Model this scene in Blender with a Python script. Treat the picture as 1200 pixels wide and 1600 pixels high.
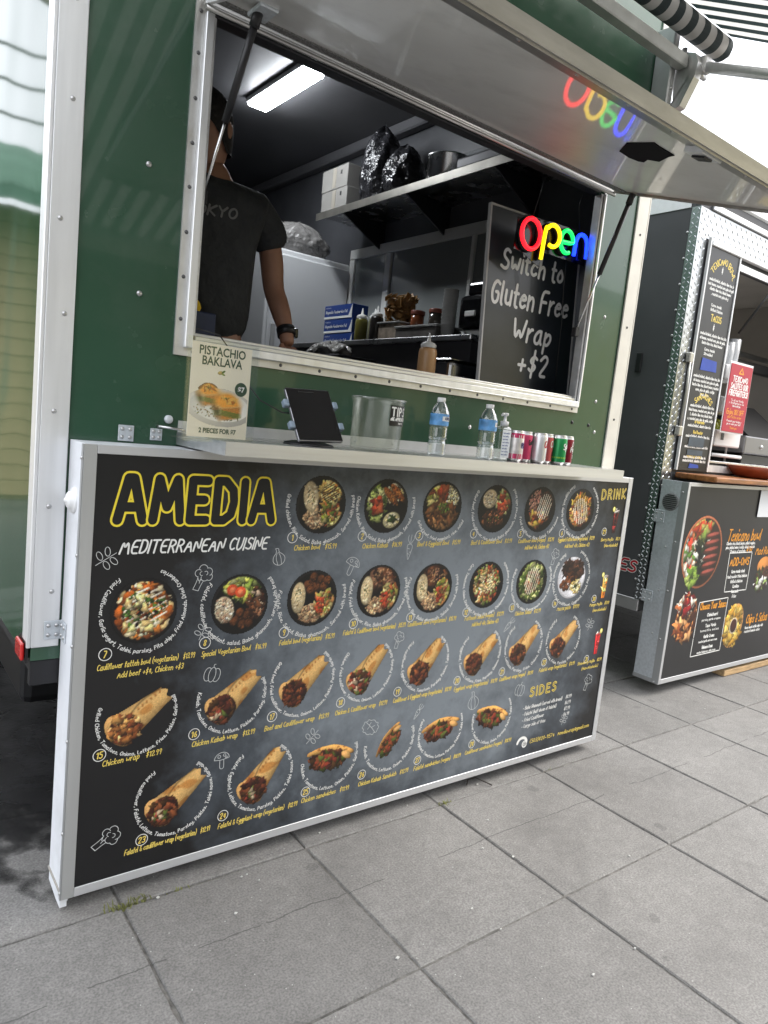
import bpy, bmesh, math, random
import numpy as np
from mathutils import Vector, Matrix

for o in list(bpy.data.objects):
    bpy.data.objects.remove(o)
SC = bpy.context.scene
COL = SC.collection
R = math.radians
rnd = random.Random(7)

# ------------------------------------------------------------------ camera
YAW, PITCH, ROLL = R(37.67), R(7.016), R(5.954)
fw = Vector((math.sin(YAW)*math.cos(PITCH), math.cos(YAW)*math.cos(PITCH), -math.sin(PITCH)))
rt = Vector((math.cos(YAW), -math.sin(YAW), 0))
up = rt.cross(fw)
rt2 = rt*math.cos(ROLL) + up*math.sin(ROLL)
up2 = up*math.cos(ROLL) - rt*math.sin(ROLL)
cd = bpy.data.cameras.new('camera')
cam = bpy.data.objects.new('camera', cd)
COL.objects.link(cam)
cam.matrix_world = Matrix(((rt2.x, up2.x, -fw.x, -0.5031), (rt2.y, up2.y, -fw.y, -1.9443),
                           (rt2.z, up2.z, -fw.z, 1.4181), (0, 0, 0, 1)))
cd.sensor_fit = 'VERTICAL'
cd.sensor_height = 36
cd.lens = 36*1115.2/1600
cd.clip_start = 0.02
cd.clip_end = 2000
SC.camera = cam

# ------------------------------------------------------------------ sky, sun, exposure
W = bpy.data.worlds.new('World')
SC.world = W
W.use_nodes = True
nt = W.node_tree
for n in list(nt.nodes):
    nt.nodes.remove(n)
wo = nt.nodes.new('ShaderNodeOutputWorld')
bg = nt.nodes.new('ShaderNodeBackground')
sky = nt.nodes.new('ShaderNodeTexSky')
sky.sky_type = 'NISHITA'
sky.sun_disc = False
SUN_EL, SUN_AZ = R(50), R(118)     # azimuth measured from +y towards +x
sky.sun_elevation = SUN_EL
sky.sun_rotation = SUN_AZ
sky.air_density = 1.0
sky.dust_density = 4.0
sky.ozone_density = 1.0
mixn = nt.nodes.new('ShaderNodeMix')       # a bright, even cloud layer over the blue
mixn.data_type = 'RGBA'
mixn.inputs[0].default_value = 0.72
mixn.inputs[7].default_value = (9.7, 9.85, 10.1, 1)
nt.links.new(sky.outputs[0], mixn.inputs[6])
nt.links.new(mixn.outputs[2], bg.inputs[0])
bg.inputs[1].default_value = 0.125
nt.links.new(bg.outputs[0], wo.inputs[0])
sl = bpy.data.lights.new('sun', 'SUN')
sl.energy = 1.2
sl.angle = R(30)
sl.color = (1.0, 0.96, 0.9)
so = bpy.data.objects.new('sun', sl)
COL.objects.link(so)
sdir = Vector((math.sin(SUN_AZ)*math.cos(SUN_EL), math.cos(SUN_AZ)*math.cos(SUN_EL), math.sin(SUN_EL)))
so.rotation_euler = sdir.to_track_quat('Z', 'Y').to_euler()
so.location = sdir*30
SC.view_settings.view_transform = 'Standard'
SC.view_settings.look = 'None'
SC.view_settings.gamma = 1
SC.view_settings.use_curve_mapping = False
SC.view_settings.exposure = 1.3
SC.render.engine = 'CYCLES'
SC.cycles.max_bounces = 6
SC.cycles.transparent_max_bounces = 12
SC.cycles.caustics_reflective = False
SC.cycles.caustics_refractive = False


# ------------------------------------------------------------------ materials
MATS = {}


def s2l(c):
    return tuple((x/12.92 if x <= 0.04045 else ((x+0.055)/1.055)**2.4) for x in c)


def mat(name, col=(.5, .5, .5), rough=.5, metal=0.0, var=None, bump=None, coat=0.0, trans=0.0, emit=None,
        spec=None, stretch=None, rvar=0.0, ior=1.45, dirt=None, alpha=1.0, wave=None):
    """procedural principled material; var=(scale, amount), bump=(scale, strength), dirt=(scale, amount, colour)"""
    if name in MATS:
        return MATS[name]
    m = bpy.data.materials.new(name)
    m.use_nodes = True
    t = m.node_tree
    N, L = t.nodes, t.links
    b = N['Principled BSDF']
    b.inputs['Base Color'].default_value = (*col, 1)
    b.inputs['Roughness'].default_value = rough
    b.inputs['Metallic'].default_value = metal
    b.inputs['IOR'].default_value = ior
    b.inputs['Alpha'].default_value = alpha
    if coat:
        b.inputs['Coat Weight'].default_value = coat
        b.inputs['Coat Roughness'].default_value = 0.04
    if trans:
        b.inputs['Transmission Weight'].default_value = trans
    if spec is not None:
        b.inputs['Specular IOR Level'].default_value = spec
    if emit:
        b.inputs['Emission Color'].default_value = (*emit[0], 1)
        b.inputs['Emission Strength'].default_value = emit[1]
    vec = None
    if var or bump or rvar or dirt or wave:
        tc = N.new('ShaderNodeTexCoord')
        mp = N.new('ShaderNodeMapping')
        L.new(tc.outputs['Object'], mp.inputs[0])
        if stretch:
            mp.inputs['Scale'].default_value = stretch
        vec = mp.outputs[0]
    cur = None
    if var:
        nz = N.new('ShaderNodeTexNoise')
        nz.inputs['Scale'].default_value = var[0]
        nz.inputs['Detail'].default_value = 6
        L.new(vec, nz.inputs['Vector'])
        rp = N.new('ShaderNodeValToRGB')
        a = var[1]
        rp.color_ramp.elements[0].position = .3
        rp.color_ramp.elements[1].position = .72
        rp.color_ramp.elements[0].color = (*[max(0, c*(1-a)) for c in col], 1)
        rp.color_ramp.elements[1].color = (*[min(1, c*(1+a)) for c in col], 1)
        L.new(nz.outputs[0], rp.inputs[0])
        cur = rp.outputs[0]
    if dirt:
        nz = N.new('ShaderNodeTexNoise')
        nz.inputs['Scale'].default_value = dirt[0]
        nz.inputs['Detail'].default_value = 8
        nz.inputs['Roughness'].default_value = .65
        L.new(vec, nz.inputs['Vector'])
        rp = N.new('ShaderNodeValToRGB')
        rp.color_ramp.elements[0].position = .5
        rp.color_ramp.elements[1].position = .72
        rp.color_ramp.elements[0].color = (0, 0, 0, 1)
        rp.color_ramp.elements[1].color = (dirt[1],)*3 + (1,)
        L.new(nz.outputs[0], rp.inputs[0])
        mx = N.new('ShaderNodeMix')
        mx.data_type = 'RGBA'
        L.new(rp.outputs[0], mx.inputs[0])
        if cur:
            L.new(cur, mx.inputs[6])
        else:
            mx.inputs[6].default_value = (*col, 1)
        mx.inputs[7].default_value = (*dirt[2], 1)
        cur = mx.outputs[2]
    if cur:
        L.new(cur, b.inputs['Base Color'])
    if rvar:
        nz = N.new('ShaderNodeTexNoise')
        nz.inputs['Scale'].default_value = 9
        nz.inputs['Detail'].default_value = 5
        L.new(vec, nz.inputs['Vector'])
        mr = N.new('ShaderNodeMapRange')
        mr.inputs[1].default_value = .3
        mr.inputs[2].default_value = .7
        mr.inputs[3].default_value = max(0, rough-rvar)
        mr.inputs[4].default_value = min(1, rough+rvar)
        L.new(nz.outputs[0], mr.inputs[0])
        L.new(mr.outputs[0], b.inputs['Roughness'])
    if bump:
        nz = N.new('ShaderNodeTexNoise')
        nz.inputs['Scale'].default_value = bump[0]
        nz.inputs['Detail'].default_value = 4
        L.new(vec, nz.inputs['Vector'])
        bp = N.new('ShaderNodeBump')
        bp.inputs['Strength'].default_value = bump[1]
        bp.inputs['Distance'].default_value = bump[2] if len(bump) > 2 else .01
        L.new(nz.outputs[0], bp.inputs['Height'])
        L.new(bp.outputs[0], b.inputs['Normal'])
    MATS[name] = m
    return m


def vcmat(name, rough=.45):
    """colour comes from the print's own colour attribute"""
    if name in MATS:
        return MATS[name]
    m = bpy.data.materials.new(name)
    m.use_nodes = True
    t = m.node_tree
    a = t.nodes.new('ShaderNodeAttribute')
    a.attribute_name = 'ink'
    b = t.nodes['Principled BSDF']
    t.links.new(a.outputs['Color'], b.inputs['Base Color'])
    b.inputs['Roughness'].default_value = rough
    MATS[name] = m
    return m


ALU = mat('brushed_aluminium', (.84, .85, .86), .45, .7, var=(30, .08), stretch=(1, 1, .06), rvar=.08)
ALU_H = mat('brushed_aluminium_rail', (.72, .73, .74), .4, .85, var=(30, .08), stretch=(.06, 1, 1), rvar=.08,
            dirt=(6, .35, (.25, .23, .19)))
WHITE = mat('white_enamel', (.8, .81, .82), .4, 0, var=(5, .03), dirt=(9, .25, (.5, .49, .46)))
GREEN = mat('green_gloss_sheet', (.032, .088, .052), .24, 0, var=(1.2, .2), bump=(1.6, .07, .02), coat=.42, dirt=(3.5, .16, (.12, .16, .135)), rvar=.05)
STEEL = mat('stainless_steel', (.62, .62, .62), .25, 1.0, var=(20, .06), rvar=.08)
GALV = mat('galvanised_sheet', (.62, .66, .7), .5, .55, var=(70, .1), rvar=.1)
SCREW = mat('screw_zinc', (.5, .5, .5), .35, .9)
DARKM = mat('dark_metal', (.03, .03, .033), .4, .4)
BLACK = mat('black_plastic', (.012, .012, .013), .4)
RUBBER = mat('rubber', (.015, .015, .015), .85)


def thin(name, tint=(.96, .97, .97), gloss=.05, edge=.55, low=.04):
    """thin clear plastic: see-through face on, shiny at the rim"""
    if name in MATS:
        return MATS[name]
    m = bpy.data.materials.new(name)
    m.use_nodes = True
    N, L = m.node_tree.nodes, m.node_tree.links
    N.remove(N['Principled BSDF'])
    tr, gl, mx, lw = (N.new(k) for k in ('ShaderNodeBsdfTransparent', 'ShaderNodeBsdfGlossy', 'ShaderNodeMixShader', 'ShaderNodeLayerWeight'))
    mr = N.new('ShaderNodeMapRange')
    tr.inputs[0].default_value = (*tint, 1)
    gl.inputs['Color'].default_value = (.9, .9, .9, 1)
    gl.inputs['Roughness'].default_value = gloss
    lw.inputs[0].default_value = .35
    mr.inputs[3].default_value = low
    mr.inputs[4].default_value = edge
    L.new(lw.outputs['Facing'], mr.inputs[0])
    L.new(mr.outputs[0], mx.inputs[0])
    L.new(tr.outputs[0], mx.inputs[1])
    L.new(gl.outputs[0], mx.inputs[2])
    L.new(mx.outputs[0], N['Material Output'].inputs[0])
    MATS[name] = m
    return m


CLEAR = thin('clear_plastic', (.97, .98, .98), .08, .3, .015)
INK_W = mat('white_ink', (.8, .8, .78), .5)
INK_Y = mat('yellow_ink', (.88, .7, .05), .5)
INK_CY = mat('caption_yellow_ink', (.82, .63, .14), .5)
INK_K = mat('black_ink', (.01, .01, .01), .5)
INK_O = mat('orange_ink', (.72, .3, .03), .5)
PRINT = vcmat('printed_photo', .42)

# ------------------------------------------------------------------ geometry helpers
OFF = {}


class MB:
    def __init__(s):
        s.v, s.f, s.sm = [], [], []

    def add(s, vs, fs, smooth=False):
        k = len(s.v)
        s.v += [tuple(v) for v in vs]
        s.f += [tuple(i+k for i in f) for f in fs]
        s.sm += [smooth]*len(fs)
        return s

    def box(s, x0, x1, y0, y1, z0, z1, b=0.0, seg=1, M=None):
        bm = bmesh.new()
        bmesh.ops.create_cube(bm, size=1)
        for v in bm.verts:
            v.co = Vector((x0 + (v.co.x+.5)*(x1-x0), y0 + (v.co.y+.5)*(y1-y0), z0 + (v.co.z+.5)*(z1-z0)))
        if b > 0:
            bmesh.ops.bevel(bm, geom=list(bm.edges), offset=b, segments=seg, affect='EDGES', profile=.5)
        bm.verts.index_update()
        vs = [(M @ v.co if M else v.co.copy()) for v in bm.verts]
        fs = [[v.index for v in f.verts] for f in bm.faces]
        bm.free()
        return s.add(vs, fs)

    def tube(s, pts, r, n=8, caps=True, smooth=True):
        pts = [Vector(p) for p in pts]
        m = len(pts)
        rs = r if isinstance(r, (list, tuple)) else [r]*m
        vs, fs = [], []
        ref = None
        for i, p in enumerate(pts):
            t = (pts[min(i+1, m-1)] - pts[max(i-1, 0)]).normalized()
            if ref is None:
                a = Vector((0, 0, 1)) if abs(t.z) < .9 else Vector((1, 0, 0))
                ref = t.cross(a).normalized()
            ref = (ref - t*ref.dot(t)).normalized()
            bn = t.cross(ref)
            for k in range(n):
                an = 2*math.pi*k/n
                vs.append(p + (ref*math.cos(an) + bn*math.sin(an))*rs[i])
        for i in range(m-1):
            for k in range(n):
                fs.append((i*n+k, i*n+(k+1) % n, (i+1)*n+(k+1) % n, (i+1)*n+k))
        s.add(vs, fs, smooth)
        if caps:
            k = len(s.v) - len(vs)
            s.f.append(tuple(k+j for j in reversed(range(n))))
            s.f.append(tuple(k+(m-1)*n+j for j in range(n)))
            s.sm += [False, False]
        return s

    def lathe(s, prof, n=24, o=(0, 0, 0), smooth=True, axis='z', a0=0.0, a1=2*math.pi):
        full = abs(a1-a0-2*math.pi) < 1e-6
        m = n if full else n+1
        vs, fs = [], []
        for (r, z) in prof:
            for k in range(m):
                a = a0+(a1-a0)*k/n
                p = (r*math.cos(a), r*math.sin(a), z)
                if axis == 'y':
                    p = (p[0], p[2], p[1])
                if axis == 'x':
                    p = (p[2], p[0], p[1])
                vs.append((p[0]+o[0], p[1]+o[1], p[2]+o[2]))
        for i in range(len(prof)-1):
            for k in range(n):
                k2 = (k+1) % m
                fs.append((i*m+k, i*m+k2, (i+1)*m+k2, (i+1)*m+k))
        return s.add(vs, fs, smooth)

    def prism(s, poly, f0, f1):
        """poly: 2d points, f0/f1 map (u, v) -> xyz for the two end faces"""
        n = len(poly)
        vs = [f0(*p) for p in poly] + [f1(*p) for p in poly]
        fs = [tuple(range(n)), tuple(range(2*n-1, n-1, -1))]
        fs += [(i, (i+1) % n, n+(i+1) % n, n+i) for i in range(n)]
        return s.add(vs, fs)

    def screw(s, p, r=.006, axis='y', sg=-1):
        prof = [(0.0, sg*r*.55), (r*.6, sg*r*.5), (r, sg*r*.1), (r, 0)]
        return s.lathe(prof, 8, p, True, axis)

    def build(s, name, m, parent=None, local=False):
        me = bpy.data.meshes.new(name)
        off = OFF.get(parent, Vector((0, 0, 0))) if not local else Vector((0, 0, 0))
        me.from_pydata([(v[0]-off.x, v[1]-off.y, v[2]-off.z) for v in s.v], [], s.f)
        me.polygons.foreach_set('use_smooth', s.sm)
        bm = bmesh.new()
        bm.from_mesh(me)
        bmesh.ops.recalc_face_normals(bm, faces=list(bm.faces))
        bm.to_mesh(me)
        bm.free()
        if m:
            me.materials.append(m)
        return obj(name, me, parent, off if not local else None)


def obj(name, me, parent=None, off=None):
    o = bpy.data.objects.new(name, me)
    COL.objects.link(o)
    if parent:
        o.parent = parent
    if off is not None:
        OFF[o] = off
    return o


_SCREWS = {}


def screws(name, pts, r, m, parent, axis='y'):
    """one small object per screw, all sharing one mesh"""
    key = (r, axis, m.name)
    if key not in _SCREWS:
        t = MB().screw((0, 0, 0), r, axis)
        me = bpy.data.meshes.new(name)
        me.from_pydata(t.v, [], t.f)
        me.polygons.foreach_set('use_smooth', t.sm)
        me.materials.append(m)
        _SCREWS[key] = me
    for p in pts:
        o = obj(name, _SCREWS[key], parent)
        o.location = Vector(p)-OFF.get(parent, Vector((0, 0, 0)))


def tag(o, label=None, cat=None, group=None, kind=None):
    if label:
        o['label'] = label
    if cat:
        o['category'] = cat
    if group:
        o['group'] = group
    if kind:
        o['kind'] = kind
    return o


def thing(name, label, cat, loc=(0, 0, 0), rz=0.0, group=None, rx=0.0, ry=0.0):
    o = bpy.data.objects.new(name, None)
    COL.objects.link(o)
    o.empty_display_size = .05
    o.location = loc
    o.rotation_euler = (rx, ry, rz)
    OFF[o] = Vector(loc)
    return tag(o, label, cat, group)


def copy_tree(o, parent=None):
    c = o.copy()
    COL.objects.link(c)
    c.parent = parent
    OFF[c] = OFF.get(o, Vector((0, 0, 0)))
    for ch in list(o.children):
        copy_tree(ch, c)
    return c


def bake(o):
    """freeze an object's modifiers into a plain mesh"""
    dg = bpy.context.evaluated_depsgraph_get()
    me = bpy.data.meshes.new_from_object(o.evaluated_get(dg))
    o.modifiers.clear()
    o.data = me
    return o


# ------------------------------------------------------------------ hand lettering (single stroke font)
GL = {
 'A': (6, '003860|1353'), 'B': (5, '0800|083857553404|3453513000'), 'C': (5, '57381704113051'),
 'D': (5, '0800|083856523000'), 'E': (5, '58080050|0444'), 'F': (5, '580800|0444'),
 'G': (5, '573817041130515434'), 'H': (5, '0800|5850|0454'), 'I': (0, '0800'), 'J': (4, '4842301002'),
 'K': (5, '0800|580450'), 'L': (4, '080040'), 'M': (7, '0018335870'), 'N': (5, '00085058'),
 'O': (6, '381704113051645738'), 'P': (5, '0008|0838563404'), 'Q': (6, '381704113051645738|4260'),
 'R': (5, '0008|0838563404|2450'), 'S': (5, '573817153453513001'), 'T': (6, '0868|3830'),
 'U': (5, '080210305258'), 'V': (6, '083068'), 'W': (8, '0820456088'), 'X': (5, '0850|5800'),
 'Y': (6, '083468|3430'), 'Z': (5, '08580050'),
 'a': (5, '45250301103042|454150'), 'b': (4, '0800|032544422001'), 'c': (4, '442503012041'),
 'd': (4, '442503012041|4840'), 'e': (4, '0343442503012041'), 'f': (3, '37281710|0535'),
 'g': (4, '442503021132|454b2a0b'), 'h': (4, '0800|03254440'), 'i': (0, '0500|0708'), 'j': (2, '252b0a|2728'),
 'k': (4, '0800|450240'), 'l': (1, '080110'), 'm': (6, '0500|04253430|34556460'), 'n': (4, '0500|03254440'),
 'o': (4, '25030120414325'), 'p': (4, '050a|032544422001'), 'q': (4, '442503012041|454a'),
 'r': (3, '0500|032535'), 's': (4, '4425041432412001'), 't': (3, '18112030|0535'), 'u': (4, '05012041|4540'),
 'v': (4, '052045'), 'w': (6, '0510335065'), 'x': (4, '0540|4500'), 'y': (4, '05022142|454b2a0b'), 'z': (4, '05450040'),
 '0': (4, '28060220424628'), '1': (2, '062820'), '2': (4, '062847450040'), '3': (4, '0728474524|2443412001'),
 '4': (4, '30380242'), '5': (4, '4808053543412001'), '6': (4, '3715022041432403'), '7': (4, '084810'),
 '8': (4, '240628462402204224'), '9': (4, '44240628474430'), '$': (4, '46270524432102|292c'), '.': (0, '0001'),
 ',': (1, '110c'), '(': (2, '2906022c'), ')': (2, '0926220c'), '&': (5, '500617283702103053'), '+': (4, '0343|2521'),
 '-': (3, '0333'), "'": (0, '0807'), '!': (0, '0803|0001'), '@': (6, '44243241626517040150'), '/': (3, '0038'),
 '%': (5, '0058|0708|5051'), '?': (4, '0628474422|2021'), '#': (4, '0542|0344')}
YC = {'a': -3, 'b': -2, 'c': -1}


def glyph(ch):
    w, d = GL.get(ch, (3, ''))
    out = []
    for st in d.split('|'):
        p = [(int(st[i]), YC.get(st[i+1], None) if st[i+1] in YC else int(st[i+1])) for i in range(0, len(st)-1, 2)]
        if p:
            out.append(p)
    return w, out


def chaikin(p, n=2):
    for _ in range(n):
        if len(p) < 3:
            return p
        q = [p[0]]
        for a, b in zip(p, p[1:]):
            q.append((a[0]*.75+b[0]*.25, a[1]*.75+b[1]*.25))
            q.append((a[0]*.25+b[0]*.75, a[1]*.25+b[1]*.75))
        q.append(p[-1])
        p = q
    return p


def lettering(text, size, slant=.16, gap=1.7, wx=.82, rg=None, smooth=2):
    """strokes of a line of text: cap height = size; returns (strokes, width)"""
    k = size/8
    x = 0.0
    out = []
    for ch in text:
        if ch == ' ':
            x += 3.2
            continue
        w, st = glyph(ch)
        jy = rg.uniform(-.25, .25) if rg else 0
        for p in st:
            out.append([((x + u*wx + slant*v)*k, (v+jy)*k) for u, v in chaikin(p, smooth)])
        x += w*wx + gap
    return out, max(0, x-gap)*k


def ribbon(mb, pts, w, to3, lay=0, ns=4):
    """flat pen stroke of width w along 2d points, round ends"""
    n = len(pts)
    if n < 2:
        return
    h = w/2
    L, Rr = [], []
    for i in range(n):
        a = pts[max(i-1, 0)]
        b = pts[min(i+1, n-1)]
        dx, dy = b[0]-a[0], b[1]-a[1]
        d = math.hypot(dx, dy) or 1e-9
        L.append((pts[i][0]-dy/d*h, pts[i][1]+dx/d*h))
        Rr.append((pts[i][0]+dy/d*h, pts[i][1]-dx/d*h))
    vs = [to3(*p, lay) for p in L] + [to3(*p, lay) for p in Rr]
    fs = [(i, i+1, n+i+1, n+i) for i in range(n-1)]
    mb.add(vs, fs)
    for e, o, sg in ((0, 1, 1), (n-1, n-2, -1)):
        dx, dy = pts[e][0]-pts[o][0], pts[e][1]-pts[o][1]
        a0 = math.atan2(dy, dx)
        cap = [(pts[e][0]+h*math.cos(a0+math.pi/2-math.pi*k/ns), pts[e][1]+h*math.sin(a0+math.pi/2-math.pi*k/ns)) for k in range(ns+1)]
        mb.add([to3(*p, lay) for p in cap], [tuple(range(ns+1))])


def write(mb, text, size, w, to3, x=0, y=0, ang=0.0, fit=None, slant=.16, rg=None, gap=1.7, smooth=2, wx=.82):
    st, tw = lettering(text, size, slant, gap, wx, rg, smooth)
    kx = fit/tw if fit and tw > 0 else 1.0
    c, s = math.cos(ang), math.sin(ang)
    for i, p in enumerate(st):
        q = [(x+u*kx*c-v*s, y+u*kx*s+v*c) for u, v in p]
        ribbon(mb, q, w, to3, (i % 5)+1)
    return tw*kx


def write_arc(mb, text, size, w, to3, cx, cy, rad, a0, a1, slant=.1, rg=None, gap=1.7):
    """text under a circle from angle a0 anticlockwise to a1, tops towards the centre"""
    st, tw = lettering(text, size, slant, gap, .82, rg)
    kk = (a1-a0)*rad/tw
    for i, p in enumerate(st):
        q = []
        for u, v in p:
            a = a0 + u*kk/rad
            r = rad + size*.5 - v
            q.append((cx+r*math.cos(a), cy+r*math.sin(a)))
        ribbon(mb, q, w, to3, (i % 5)+1)


def sans(name, text, size, m, parent, loc, rot, align='LEFT', bold=0.0, xs=1.0, ext=0.0, lh=1.0):
    """printed sans-serif lettering from the built-in font, frozen to a mesh"""
    cu = bpy.data.curves.new(name, 'FONT')
    cu.body = text
    cu.size = size
    cu.align_x = align
    cu.offset = bold
    cu.extrude = ext
    cu.space_line = lh
    cu.resolution_u = 3
    o = bpy.data.objects.new(name, cu)
    COL.objects.link(o)
    dg = bpy.context.evaluated_depsgraph_get()
    me = bpy.data.meshes.new_from_object(o.evaluated_get(dg))
    COL.objects.unlink(o)
    bpy.data.objects.remove(o)
    M = Matrix.Translation(Vector(loc)) @ rot.to_4x4() @ Matrix.Diagonal((xs, 1, 1, 1))
    off = OFF.get(parent, Vector((0, 0, 0)))
    me.transform(Matrix.Translation(-off) @ M)
    me.materials.clear()
    me.materials.append(m)
    return obj(name, me, parent, off)


FRONT = Matrix(((1, 0, 0), (0, 0, -1), (0, 1, 0)))     # text plane facing -y


def text_mesh_local(name, text, size, m, parent, M, align='CENTER', bold=0.0):
    o = sans(name, text, size, m, None, (0, 0, 0), Matrix.Identity(3), align, bold)
    o.data.transform(M)
    o.parent = parent
    return o

# ------------------------------------------------------------------ printed pictures: painted by splats, stored as a fine colour grid
class Paint:
    def __init__(s, w, h, seed, res):
        s.w, s.h = w, h                     # size in picture units, origin at centre
        s.nx, s.ny = int(w*res)+1, int(h*res)+1
        s.X, s.Y = np.meshgrid(np.linspace(-w/2, w/2, s.nx), np.linspace(-h/2, h/2, s.ny))
        s.c = np.zeros((s.ny, s.nx, 3))
        s.a = np.zeros((s.ny, s.nx))
        s.r = random.Random(seed)
        s.g = np.random.RandomState(seed)

    def mask(s, m, col, al=1.0):
        m = np.clip(m, 0, 1)*al
        s.c = s.c*(1-m[..., None]) + np.array(col)*m[..., None]
        s.a = np.maximum(s.a, m)

    def ell(s, cx, cy, rx, ry, ang=0, col=(.5, .5, .5), sh=.3, edge=.25, soft=4, al=1.0, clip=None, wob=0.0):
        mr = max(rx, ry)
        i0 = max(0, int((cx-mr+s.w/2)/s.w*(s.nx-1))); i1 = min(s.nx, int((cx+mr+s.w/2)/s.w*(s.nx-1))+2)
        j0 = max(0, int((cy-mr+s.h/2)/s.h*(s.ny-1))); j1 = min(s.ny, int((cy+mr+s.h/2)/s.h*(s.ny-1))+2)
        if i0 >= i1 or j0 >= j1:
            return
        x = s.X[j0:j1, i0:i1]-cx
        y = s.Y[j0:j1, i0:i1]-cy
        ca, sa = math.cos(ang), math.sin(ang)
        u, v = (x*ca+y*sa)/rx, (-x*sa+y*ca)/ry
        d = u*u+v*v
        if wob:
            th = np.arctan2(v, u)
            f1, f2 = s.r.uniform(0, 6.28), s.r.uniform(0, 6.28)
            d = d*(1+wob*np.sin(3*th+f1)+.6*wob*np.sin(5*th+f2))
        m = np.clip((1-d)*soft, 0, 1)*al
        if clip is not None:
            m = m*clip[j0:j1, i0:i1]
        f = 1+sh*(y-.5*x)/mr-edge*d
        col = np.array(col)
        c = np.clip(col*f[..., None], 0, 1)
        s.c[j0:j1, i0:i1] = s.c[j0:j1, i0:i1]*(1-m[..., None])+c*m[..., None]
        s.a[j0:j1, i0:i1] = np.maximum(s.a[j0:j1, i0:i1], m)

    def many(s, cx, cy, rx, ry, n, size, pal, el=2.0, sh=.5, edge=.4, jit=.22, ang=0, clip=None):
        ca, sa = math.cos(ang), math.sin(ang)
        for _ in range(n):
            t = s.r.uniform(0, 6.283)
            q = math.sqrt(s.r.random())
            u, v = q*rx*math.cos(t), q*ry*math.sin(t)
            k = size*s.r.uniform(.6, 1.35)
            c = s.r.choice(pal)
            j = 1+s.r.uniform(-jit, jit)
            s.ell(cx+u*ca-v*sa, cy+u*sa+v*ca, k*s.r.uniform(1, el), k, s.r.uniform(0, 3.14), [min(1, q_*j) for q_ in c], sh*.8, edge, clip=clip, wob=.42)

    def line(s, pts, w, col, al=1.0):
        for (a, b) in zip(pts, pts[1:]):
            n = max(1, int(math.hypot(b[0]-a[0], b[1]-a[1])/(w*.7)))
            for k in range(n+1):
                t = k/n
                s.ell(a[0]+(b[0]-a[0])*t, a[1]+(b[1]-a[1])*t, w, w, 0, col, .1, .1, al=al)

    def grain(s, amt):
        s.c = np.clip(s.c*(1+amt*s.g.randn(s.ny, s.nx)[..., None]), 0, 1)

    def mesh(s, name, to3, parent, scale, cx, cz, lay=0, local=False):
        keep = (s.a > .35)
        idx = -np.ones((s.ny, s.nx), int)
        q = keep[:-1, :-1] & keep[1:, :-1] & keep[:-1, 1:] & keep[1:, 1:]
        use = np.zeros_like(keep)
        use[:-1, :-1] |= q; use[1:, :-1] |= q; use[:-1, 1:] |= q; use[1:, 1:] |= q
        idx[use] = np.arange(use.sum())
        jj, ii = np.nonzero(q)
        f = np.stack([idx[jj, ii], idx[jj, ii+1], idx[jj+1, ii+1], idx[jj+1, ii]], 1)
        off = OFF.get(parent, Vector((0, 0, 0))) if not local else Vector((0, 0, 0))
        xs, ys = s.X[use]*scale+cx, s.Y[use]*scale+cz
        vs = [Vector(to3(a, b, lay))-off for a, b in zip(xs.tolist(), ys.tolist())]
        me = bpy.data.meshes.new(name)
        me.from_pydata(vs, [], f.tolist())
        at = me.color_attributes.new('ink', 'FLOAT_COLOR', 'POINT')
        c = np.clip(s.c[use], 0, 1)
        c = np.where(c <= .04045, c/12.92, ((c+.055)/1.055)**2.4)
        at.data.foreach_set('color', np.concatenate([c, np.ones((len(c), 1))], 1).ravel().astype(np.float32))
        me.materials.append(PRINT)
        return obj(name, me, parent, off)


HUM = (.86, .78, .62)
PAL = dict(
    rice=[(.78, .66, .5), (.7, .56, .42), (.86, .77, .62), (.6, .46, .36)],
    wrice=[(.92, .86, .68), (.84, .78, .55), (.96, .92, .8)],
    salad=[(.58, .6, .24), (.76, .72, .36), (.7, .42, .24), (.86, .8, .55), (.38, .45, .18), (.78, .55, .34), (.62, .32, .2), (.8, .75, .5)],
    greens=[(.36, .44, .18), (.5, .56, .26), (.25, .32, .13), (.64, .68, .4), (.78, .78, .55)],
    meat=[(.32, .18, .11), (.42, .25, .15), (.24, .13, .09), (.5, .32, .2), (.2, .11, .08)],
    chick=[(.86, .74, .45), (.75, .58, .3), (.93, .85, .6), (.66, .45, .2)],
    tom=[(.72, .3, .18), (.64, .22, .14), (.78, .42, .26)],
    mix=[(.8, .5, .25), (.6, .3, .15), (.9, .72, .45), (.4, .2, .12), (.75, .65, .3)],
    fatt=[(.8, .5, .22), (.65, .35, .15), (.9, .78, .55), (.45, .25, .12), (.95, .88, .72)],
    chop=[(.74, .36, .22), (.86, .78, .6), (.55, .56, .24), (.64, .25, .16), (.8, .58, .36)],
    fill=[(.3, .14, .1), (.4, .2, .12), (.2, .09, .06), (.5, .28, .16), (.25, .16, .08)],
    fries=[(.8, .58, .32), (.65, .42, .22), (.88, .7, .45), (.5, .28, .14)])


def blob_hummus(p, cx, cy, rx, ry, ang=0, herb=True):
    p.ell(cx, cy, rx, ry, ang, HUM, .12, .22, 5)
    p.many(cx, cy, rx*.8, ry*.8, 26, .035, [(.9, .84, .7), (.8, .71, .55), (.92, .87, .74)], 2.2, .2, .2, .05, ang)
    if herb:
        p.many(cx, cy, rx*.45, ry*.5, 16, .022, [(.3, .34, .16), (.5, .4, .26), (.4, .42, .2)], 1.8, .2, .2, .2, ang)


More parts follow.
